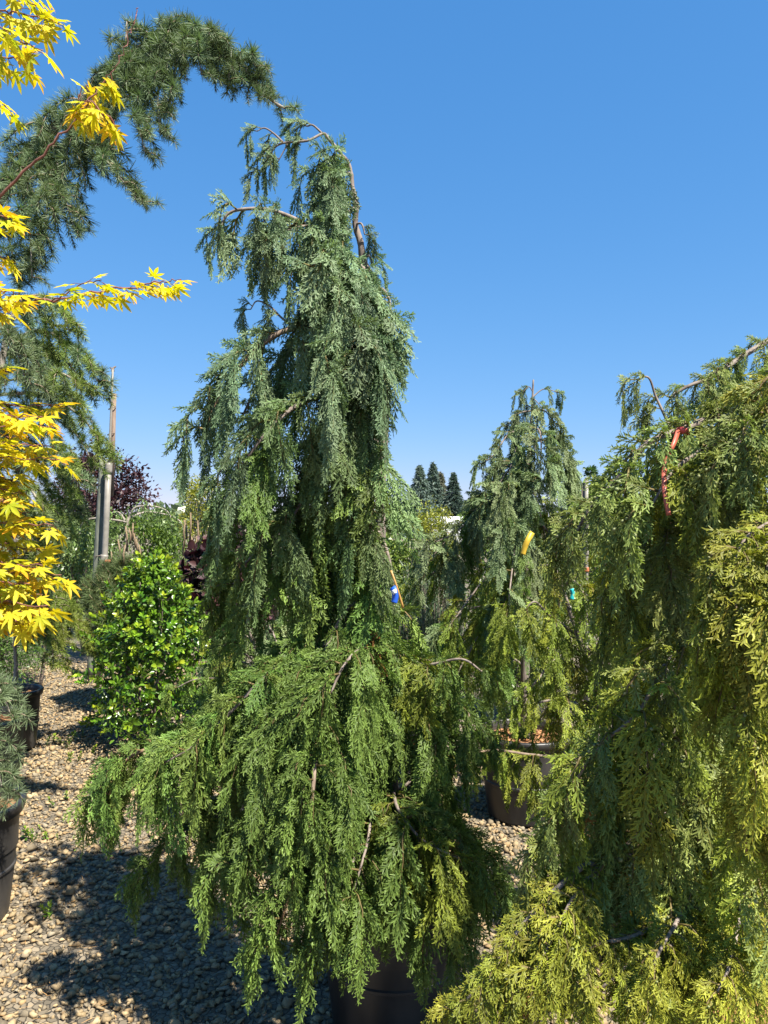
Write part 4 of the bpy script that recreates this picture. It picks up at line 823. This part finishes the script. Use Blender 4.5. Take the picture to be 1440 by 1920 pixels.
leaf_cloud('green_shrub', 'mid green feathery shrub behind the soft green needle cedar', 7.6, 30, 120, 985, 1130, 6000, 0.04, (0.06, 0.11, 0.02), (0.16, 0.24, 0.04), M_LEAF, 57, lobes=20, aspect=0.18, to_ground=True)
leaf_cloud('yellow_shrub', 'yellow-green shrub in front of the distant spruces', 16, 745, 870, 948, 1060, 6000, 0.06, (0.16, 0.2, 0.025), (0.34, 0.34, 0.04), M_LEAF, 58, lobes=26, to_ground=True)
leaf_cloud('broadleaf_tree', 'fresh green broadleaf tree behind the slim irrigation post', 14, 1030, 1150, 880, 1050, 7000, 0.08, (0.08, 0.17, 0.02), (0.2, 0.34, 0.04), M_LEAF, 59, cat='tree', lobes=28, to_ground=True)
leaf_cloud('hedge_shrub', 'yellow-green shrub filling the gap below the slim irrigation post', 7.8, 1030, 1260, 985, 1250, 9000, 0.05, (0.09, 0.15, 0.025), (0.22, 0.28, 0.04), M_LEAF, 60, lobes=34, to_ground=True)
leaf_cloud('hedge_shrub', 'dark green shrub behind the golden cedar', 6.2, 1180, 1480, 930, 1300, 9000, 0.05, (0.04, 0.08, 0.02), (0.10, 0.16, 0.03), M_LEAF, 61, lobes=34, to_ground=True)
leaf_cloud('hedge_shrub', 'deep green shrub behind the tall cedar column', 7.6, 470, 760, 985, 1260, 9000, 0.05, (0.05, 0.09, 0.02), (0.12, 0.18, 0.03), M_LEAF, 62, lobes=34, to_ground=True)
leaf_cloud('hedge_shrub', 'low dark shrub behind the trunk of the tall cedar', 5.4, 640, 900, 1130, 1400, 8000, 0.045, (0.05, 0.085, 0.02), (0.13, 0.18, 0.035), M_LEAF, 63, lobes=34, to_ground=True)
leaf_cloud('hedge_shrub', 'dim shrub seen through the pyramidal weeping cedar', 6.4, 880, 1100, 1030, 1350, 8000, 0.05, (0.05, 0.085, 0.02), (0.12, 0.17, 0.035), M_LEAF, 64, lobes=34, to_ground=True)
leaf_cloud('hedge_shrub', 'rounded green shrub in the distance behind the yellow tag', 9.5, 850, 1040, 985, 1180, 7000, 0.06, (0.07, 0.11, 0.025), (0.17, 0.22, 0.045), M_LEAF, 66, lobes=30, to_ground=True)
leaf_cloud('hedge_shrub', 'rounded green shrub in the distance behind the blue tag', 9.0, 660, 810, 1000, 1180, 7000, 0.06, (0.07, 0.11, 0.025), (0.17, 0.22, 0.045), M_LEAF, 67, lobes=30, to_ground=True)
# grey upright juniper: many rising feathery strips
def juniper(D, x0, x1, y0, y1, seed):
    r = np.random.default_rng(seed); base = W((x0 + x1) / 2, 0, D); base[2] = 0; root = thing('juniper', 'grey-green upright juniper between the tall and the pyramidal cedar', 'shrub', base)
    g = Geo(); zt = W(0, y0, D)[2]; hw = (x1 - x0) / 2 * D / F; tw = Geo()
    for i in range(120):
        a = r.uniform(0, 6.28); q = math.sqrt(r.random()) * hw; u = r.uniform(0.45, 1) ; E = np.array((q * math.cos(a) * 1.1, q * math.sin(a), zt * (0.25 + 0.75 * u) * (1 - 0.2 * q / hw)))
        C = spline([(q * .25 * math.cos(a), q * .25 * math.sin(a), 0), E * np.array((.8, .8, .55)), E + np.array((0, 0, 0))], 8); tw.tube(C, np.linspace(0.006, 0.0015, len(C)), 4)
        n = 150; k = r.uniform(3, len(C) - 1.01, n); ii = k.astype(int); P = C[ii] + (C[ii + 1] - C[ii]) * (k - ii)[:, None]; t = nrm(C[ii + 1] - C[ii])
        d = nrm(t * 1.1 + r.normal(0, .5, (n, 3))); w = nrm(np.cross(d, r.normal(0, 1, (n, 3)))); kk = r.uniform(.7, 1.25, (n, 1))
        g.strips(P, P + d * r.uniform(.02, .06, (n, 1)), w, 0.005, 0.002, np.array((0.10, 0.15, 0.085)) * kk, np.array((0.19, 0.25, 0.15)) * kk)
    link('stem', tw.mesh('stem', M_DBARK, True), root); o = link('foliage', g.mesh('foliage', M_NEEDLE), root); o['kind'] = 'stuff'
juniper(5.0, 735, 872, 968, 1300, 71)
# weeping pale-limbed tree
def weeper(D, seed):
    r = np.random.default_rng(seed); base = W(236, 0, D); base[2] = 0; root = thing('weeping_tree', 'small weeping tree with pale arched bare limbs behind the post', 'tree', base)
    def pp(*a): return spline([W(x, y, D + dd) - base for x, y, dd in a], 8)
    tk = pp((236, HOR + EYE * F / D, 0), (236, 1100, 0), (237, 1000, 0), (239, 972, 0)); g = Geo(); g.tube(tk, np.linspace(.04, .022, len(tk)), 8); link('trunk', g.mesh('trunk', M_PBARK, True), root)
    leaves = Geo()
    for pts in ([(238, 985, 0), (250, 955, 0), (270, 949, 0), (300, 952, 0), (318, 965, 0), (322, 1000, 0)], [(238, 985, 0), (228, 966, 0), (215, 960, 0), (196, 975, 0), (190, 1010, 0)], [(238, 980, 0), (215, 975, -.3), (175, 972, -.35), (152, 985, -.35), (148, 1020, -.3)], [(239, 972, 0), (280, 960, .3), (335, 975, .35), (345, 1010, .35)]):
        C = pp(*pts); g = Geo(); g.tube(C, np.linspace(.015, .004, len(C)), 6); link('limb', g.mesh('limb', M_PBARK, True), root)
        for j in range(60):
            i = r.integers(6, len(C)); p = C[i] + r.normal(0, .05, 3); L = r.uniform(.25, .8); m = int(L / .018); z = np.linspace(0, L, m)
            P = p + np.stack((r.normal(0, .015, m) + .05 * np.sin(z * 5 + j), r.normal(0, .015, m), -z), -1); P = P[P[:, 2] > .05]; m = len(P)
            d = nrm(r.normal(0, .6, (m, 3)) - UP); b = nrm(np.cross(d, r.normal(0, 1, (m, 3)))); l = .045 * r.uniform(.6, 1.2, (m, 1))
            V = np.stack((P, P + d * l * .5 + b * l * .2, P + d * l, P + d * l * .5 - b * l * .2), 1).reshape(-1, 3); c = np.array((0.10, 0.15, 0.04)) * r.uniform(.6, 1.5, (m, 1))
            leaves.add(V, quads=np.arange(4 * m).reshape(m, 4), c=np.repeat(c, 4, 0))
    o = link('crown', leaves.mesh('crown', M_LEAF), root); o['kind'] = 'stuff'
weeper(8.8, 72)
# distant spruces
def spruce(label, x, ytop, D, halfw, seed, c):
    r = np.random.default_rng(seed); zt = W(0, ytop, D)[2]; base = W(x, 0, D); base[2] = 0; hw = halfw * D / F; root = thing('spruce_tree', label, 'tree', base, 'distant spruces')
    g = Geo(); g.tube([(0, 0, 0), (0, 0, zt * .6), (0, 0, zt * .98)], (hw * .1, hw * .05, 0.01), 8); link('trunk', g.mesh('trunk', M_DBARK, True), root); g = Geo()
    n = 900
    for i in range(n):
        u = r.random() ** 0.75; z = zt * (1 - u * 0.95); rad = hw * (u ** 0.85) * r.uniform(.7, 1.12); a = r.uniform(0, 6.28); D_ = np.array((math.cos(a), math.sin(a), 0)); e = D_ * rad + UP * (z - rad * .28 + 0.06 * rad); s = UP * z
        m = 12; k = r.uniform(.2, 1, m); P = s + (e - s) * k[:, None]; d = nrm(D_ * .6 + r.normal(0, .45, (m, 3)) - UP * .45); w = nrm(np.cross(d, r.normal(0, 1, (m, 3)))); kk = r.uniform(.6, 1.3, (m, 1)) * r.uniform(.8, 1.2)
        g.strips(P, P + d * zt * .05 * r.uniform(.5, 1.1, (m, 1)), w, zt * .014, zt * .004, np.array(c) * kk, np.array(c) * kk * 1.4)
    o = link('crown', g.mesh('crown', M_NEEDLE), root); o['kind'] = 'stuff'
spruce('distant blue-grey spruce, broadest of the three together', 787, 872, 90, 52, 81, (0.095, 0.135, 0.115))
spruce('distant spruce with the tallest tip, middle of the three', 812, 866, 96, 40, 82, (0.075, 0.11, 0.09))
spruce('distant brownish thin spruce close to the tallest tip', 826, 884, 100, 34, 85, (0.115, 0.12, 0.085))
spruce('distant dark narrow spruce at the end of the three', 850, 884, 92, 38, 83, (0.06, 0.095, 0.075))
spruce('distant lone spruce beside the fresh green broadleaf tree', 1066, 878, 95, 38, 84, (0.08, 0.11, 0.10))
leaf_cloud('distant_tree', 'distant round-topped tree above the slim irrigation post', 60, 1092, 1138, 868, 1000, 2600, 0.35, (0.03, 0.07, 0.02), (0.07, 0.14, 0.04), M_LEAF, 86, cat='tree', lobes=14)
def treeline():
    r = np.random.default_rng(9); g = Geo(); n = 26000; X = r.uniform(-260, 260, n); Y = 170 + r.normal(0, 9, n); top = 4.2 + 1.6 * np.sin(X * .13) + 1.1 * np.sin(X * .41 + 1); Z = r.random(n) ** .6 * top
    P = np.stack((X, Y, Z), -1); d = nrm(r.normal(0, 1, (n, 3))); b = nrm(np.cross(d, r.normal(0, 1, (n, 3)))); l = r.uniform(.6, 1.6, (n, 1)); c = np.array((0.10, 0.15, 0.07)) * r.uniform(.5, 1.5, (n, 1))
    V = np.stack((P - d * l, P + b * l * .6, P + d * l, P - b * l * .6), 1).reshape(-1, 3); g.add(V, quads=np.arange(4 * n).reshape(n, 4), c=np.repeat(c, 4, 0))
    tag(link('far_wood', g.mesh('far_wood', M_LEAF)), 'far low line of woodland on the horizon', 'wood', kind='stuff')
treeline()

# ------------------------------------------------------------------ posts, pipes, building
M_POST = bark('weathered_post', (0.075, 0.085, 0.065), (0.18, 0.185, 0.15), 25)
M_STAKE = bark('wood_stake', (0.11, 0.075, 0.055), (0.22, 0.16, 0.12), 30)
M_PIPE = plain('grey_pipe', (0.22, 0.20, 0.17), 0.5, 0.4, 0.25, 14)
M_BLK = plain('black_fitting', (0.03, 0.03, 0.032), 0.45, 0.5, 0.2)
M_ORG = plain('orange_plastic', (0.42, 0.13, 0.06), 0.6, 0.3, 0.2)
DP = 8.0
def line(D, a, b, root=None):
    o = np.array(root.location) if root is not None else 0
    return [W(*a, D) - o, W(*b, D) - o]
gy = HOR + EYE * F / DP
root = thing('timber_post', 'weathered grey round timber post behind the candle pine', 'post', W(170, gy, DP))
g = Geo(); C = spline([W(170, gy, DP), W(181, 1075, DP), W(193.5, 861, DP)], 6) - np.array(root.location); g.tube(C, np.linspace(.043, .036, len(C)), 14); link('shaft', g.mesh('shaft', M_POST, True), root)
DQ = 7.9
root = thing('irrigation_riser', 'tall grey irrigation pipe with sprinkler tip strapped to wooden stake', 'pipe', W(186, HOR + EYE * F / DQ, DQ)); ro = np.array(root.location)
def seg(name, a, b, r0, r1, mat, dd=0.0, k=12):
    g = Geo(); g.tube(spline([W(*a, DQ + dd) - ro, W(*b, DQ + dd) - ro], 5), np.linspace(r0, r1, 5), k); return link(name, g.mesh(name, mat, True), root)
seg('pipe', (186, HOR + EYE * F / DQ), (204, 872), .030, .030, M_PIPE)
seg('coupling', (203.5, 888), (204.3, 868), .036, .036, M_PIPE); seg('coupling', (195, 1052), (196, 1040), .038, .038, M_PIPE); seg('coupling', (193, 1066), (194, 1056), .036, .036, M_BLK)
seg('riser', (204.5, 870), (211.5, 693), .012, .011, M_PIPE, -0.01, 8)
g = Geo(); a = W(209, 930, DQ + .05) - ro; b = W(214, 738, DQ + .05) - ro
g.tube([a, b], .026, 4); link('stake', g.mesh('stake', M_STAKE), root)
for x, y, q in ((213, 766, .032), (211, 814, .032), (205, 872, .06), (194, 1042, .055)):
    g = Geo(); th = np.linspace(0, 2 * math.pi, 15); c = W(x - (3 if q < .05 else 6), y, DQ + .03) - ro; g.tube(c + np.stack((q * 1.05 * np.cos(th), q * 1.1 * np.sin(th), .01 * np.cos(th)), -1), .0045, 5, cap=False); link('wire_tie', g.mesh('wire_tie', M_DBARK), root)
g = Geo(); c = W(211.5, 693, DQ) - ro; g.tube([c + (0, 0, -.02), c + (0, 0, .015)], .016, 8); g.tube([c + (-.03, 0, .018), c + (.005, 0, .012), c + (.032, 0, .034)], (.006, .009, .007), 6); g.tube([c + (0, 0, 0), c + (.012, 0, .03)], .007, 6); link('sprinkler_head', g.mesh('sprinkler_head', M_DBARK, True), root)
g = Geo(); c = W(203, 1053, DQ - .03) - ro; g.tube([c + (-.03, 0, 0), c + (.025, 0, .002)], (.018, .021), 10); link('valve', g.mesh('valve', M_ORG, True), root)
DR = 6.6
root = thing('irrigation_riser', 'slim pale irrigation post with small couplings behind the leaning cedar', 'pipe', W(1093, HOR + EYE * F / DR, DR)); ro = np.array(root.location); DQ = DR
seg('pipe', (1098, HOR + EYE * F / DR), (1100, 895), .019, .016, M_PIPE); seg('stake', (1091, HOR + EYE * F / DR), (1094, 905), .02, .018, M_STAKE, .03, 6)
for y in (1000, 1036, 1098): seg('coupling', (1099, y + 5), (1099, y - 5), .023, .023, M_PIPE)
seg('coupling', (1099, 1072), (1099, 1064), .025, .025, M_ORG)
root = thing('greenhouse_shed', 'small white roofed shed glimpsed behind the grey juniper', 'building', W(842, HOR + EYE * F / 46, 46)); g = Geo(); g.box((-1.0, 0, 0), (1.0, 4, 1.6), (0.35, 0.36, 0.36)); M_WH = plain('white_sheet', (0.72, 0.73, 0.74), 0.5, 0.4, 0.06, 3); link('wall', g.mesh('wall', plain('shed_wall', (0.3, 0.31, 0.32), .7)), root)
g = Geo(); g.add([(-1.1, -.1, 1.58), (1.1, -.1, 1.58), (1.1, 4.1, 1.58), (-1.1, 4.1, 1.58), (-1.1, 2, 2.15), (1.1, 2, 2.15)], quads=[(0, 1, 5, 4), (2, 3, 4, 5), (0, 3, 2, 1)], tris=[(0, 4, 3), (1, 2, 5)]); link('roof', g.mesh('roof', M_WH), root)

# ------------------------------------------------------------------ tags, ribbons
def ribbon(pts, D, w, name, label, cat, color, th=0.0015, second=None, rough=0.45):
    P = spline([W(x, y, D + dd) for x, y, dd in pts], 6); o0 = P[0].copy(); P = P - o0; k = len(P); T = nrm(np.gradient(P, axis=0)); a = np.linspace(0.1, 0.5, k); Bv = nrm(np.cross(T, (0, 1, 0.1))); Nv = np.cross(T, Bv); Wv = Bv * np.cos(a)[:, None] + Nv * np.sin(a)[:, None]; Nn = np.cross(T, Wv)
    wv = w * (1 + 0.03 * np.sin(np.arange(k) * 0.7))[:, None]
    v = np.stack((P - Wv * wv / 2 - Nn * th, P + Wv * wv / 2 - Nn * th, P + Wv * wv / 2 + Nn * th, P - Wv * wv / 2 + Nn * th), 1).reshape(-1, 3); q = []
    for i in range(k - 1):
        for j in range(4): q.append((4 * i + j, 4 * i + (j + 1) % 4, 4 * i + 4 + (j + 1) % 4, 4 * i + 4 + j))
    q += [(3, 2, 1, 0), (4 * k - 4, 4 * k - 3, 4 * k - 2, 4 * k - 1)]; c = np.tile(np.array(color, float), (len(v), 1))
    if second is not None: c[: 4 * second[0]] = second[1]
    g = Geo(); g.add(v, quads=q, c=c); o = link(name, g.mesh(name, plain(name + '_mat', (1, 1, 1), rough, 0.45, 0.12, 60, True))); o.location = o0; tag(o, label, cat); return o
ribbon([(1272, 806, -.2), (1264, 830, -.235), (1252, 855, -.24), (1246, 878, -.25), (1245, 905, -.28), (1248, 935, -.30), (1254, 966, -.31)], D2, 0.010, 'ribbon', 'faded red ribbon hanging from a limb of the golden cedar', 'ribbon', (0.36, 0.085, 0.05))
ribbon([(1266, 812, -.17), (1276, 806, -.2), (1288, 812, -.2), (1284, 820, -.17)], D2, 0.015, 'ribbon_knot', 'red ribbon knot tied round the bare golden cedar limb', 'ribbon', (0.52, 0.07, 0.06))
ribbon([(998, 998, -.55), (990, 1012, -.57), (984, 1026, -.57), (980, 1040, -.57)], D1, 0.026, 'plant_tag', 'yellow plastic tag hanging on the pyramidal weeping cedar', 'tag', (0.48, 0.31, 0.025))
ribbon([(736, 1101, -.34), (740, 1110, -.35), (741, 1120, -.35), (739, 1130, -.35)], D0, 0.018, 'plant_tag', 'blue and white plastic tag on the tall weeping cedar', 'tag', (0.015, 0.09, 0.5), second=None)
ribbon([(738, 1106, -.352), (741, 1113, -.356)], D0, 0.012, 'tag_label', 'small white sticker on the blue plastic tag', 'label', (0.7, 0.72, 0.75))
ribbon([(733, 1070, -.33), (742, 1095, -.34), (756, 1140, -.34)], D0, 0.006, 'cane_strip', 'thin tan strip beside the blue tag on the tall cedar', 'strip', (0.4, 0.22, 0.06))
ribbon([(1072, 1104, -.2), (1074, 1114, -.2), (1072, 1124, -.2)], D3 + .3, 0.016, 'plant_tag', 'teal plastic tag beside the slim irrigation post', 'tag', (0.02, 0.42, 0.45))

# ------------------------------------------------------------------ weeds in the gravel
WS = [sprig(90 + i, 12, 0.03, 0.014, ((0.09, 0.17, 0.02), (0.25, 0.33, 0.03)), 0.07, M_LEAF, False, 'sprig') for i in range(3)]
wr = np.random.default_rng(77)
for i, (x, y, n, s, lab) in enumerate(((112, 1392, 14, .13, 'broad patch of yellow-green weed beside the shadow of the holly'), (84, 1575, 6, .07, 'weed tuft in open gravel between the pots and the tall cedar'), (62, 1570, 2, .02, 'tiny weed seedling next to the weed tuft in open gravel'), (130, 1430, 3, .04, 'sparse weed seedlings at the edge of the aisle shadow'), (185, 1412, 2, .03, 'two-leaved seedling standing in the shade of the holly'), (148, 1500, 4, .09, 'thin scattered weeds below the long left limb of the cedar'), (190, 1545, 5, .06, 'weed under the tip of the long left limb'), (90, 1722, 3, .03, 'small weed in the near gravel beside the pot'), (140, 1265, 5, .07, 'weed clump at the foot of the holly'))):
    D = EYE * F / (y - HOR); b = W(x, y, D); b[2] = 0; root = thing('weed', lab, 'weed', b, 'weeds in the gravel')
    for j in range(n):
        p = Vector((wr.normal(0, s), wr.normal(0, s * .7), 0.008)); M = Matrix.Translation(p) @ Matrix.Rotation(wr.normal(0, .35), 4, 'X') @ Matrix.Rotation(wr.normal(0, .35), 4, 'Y') @ Matrix.Rotation(wr.uniform(0, 6.28), 4, 'Z') @ Matrix.Scale(wr.uniform(.5, 1.0), 4)
        link('sprig', WS[wr.integers(3)], root, M)
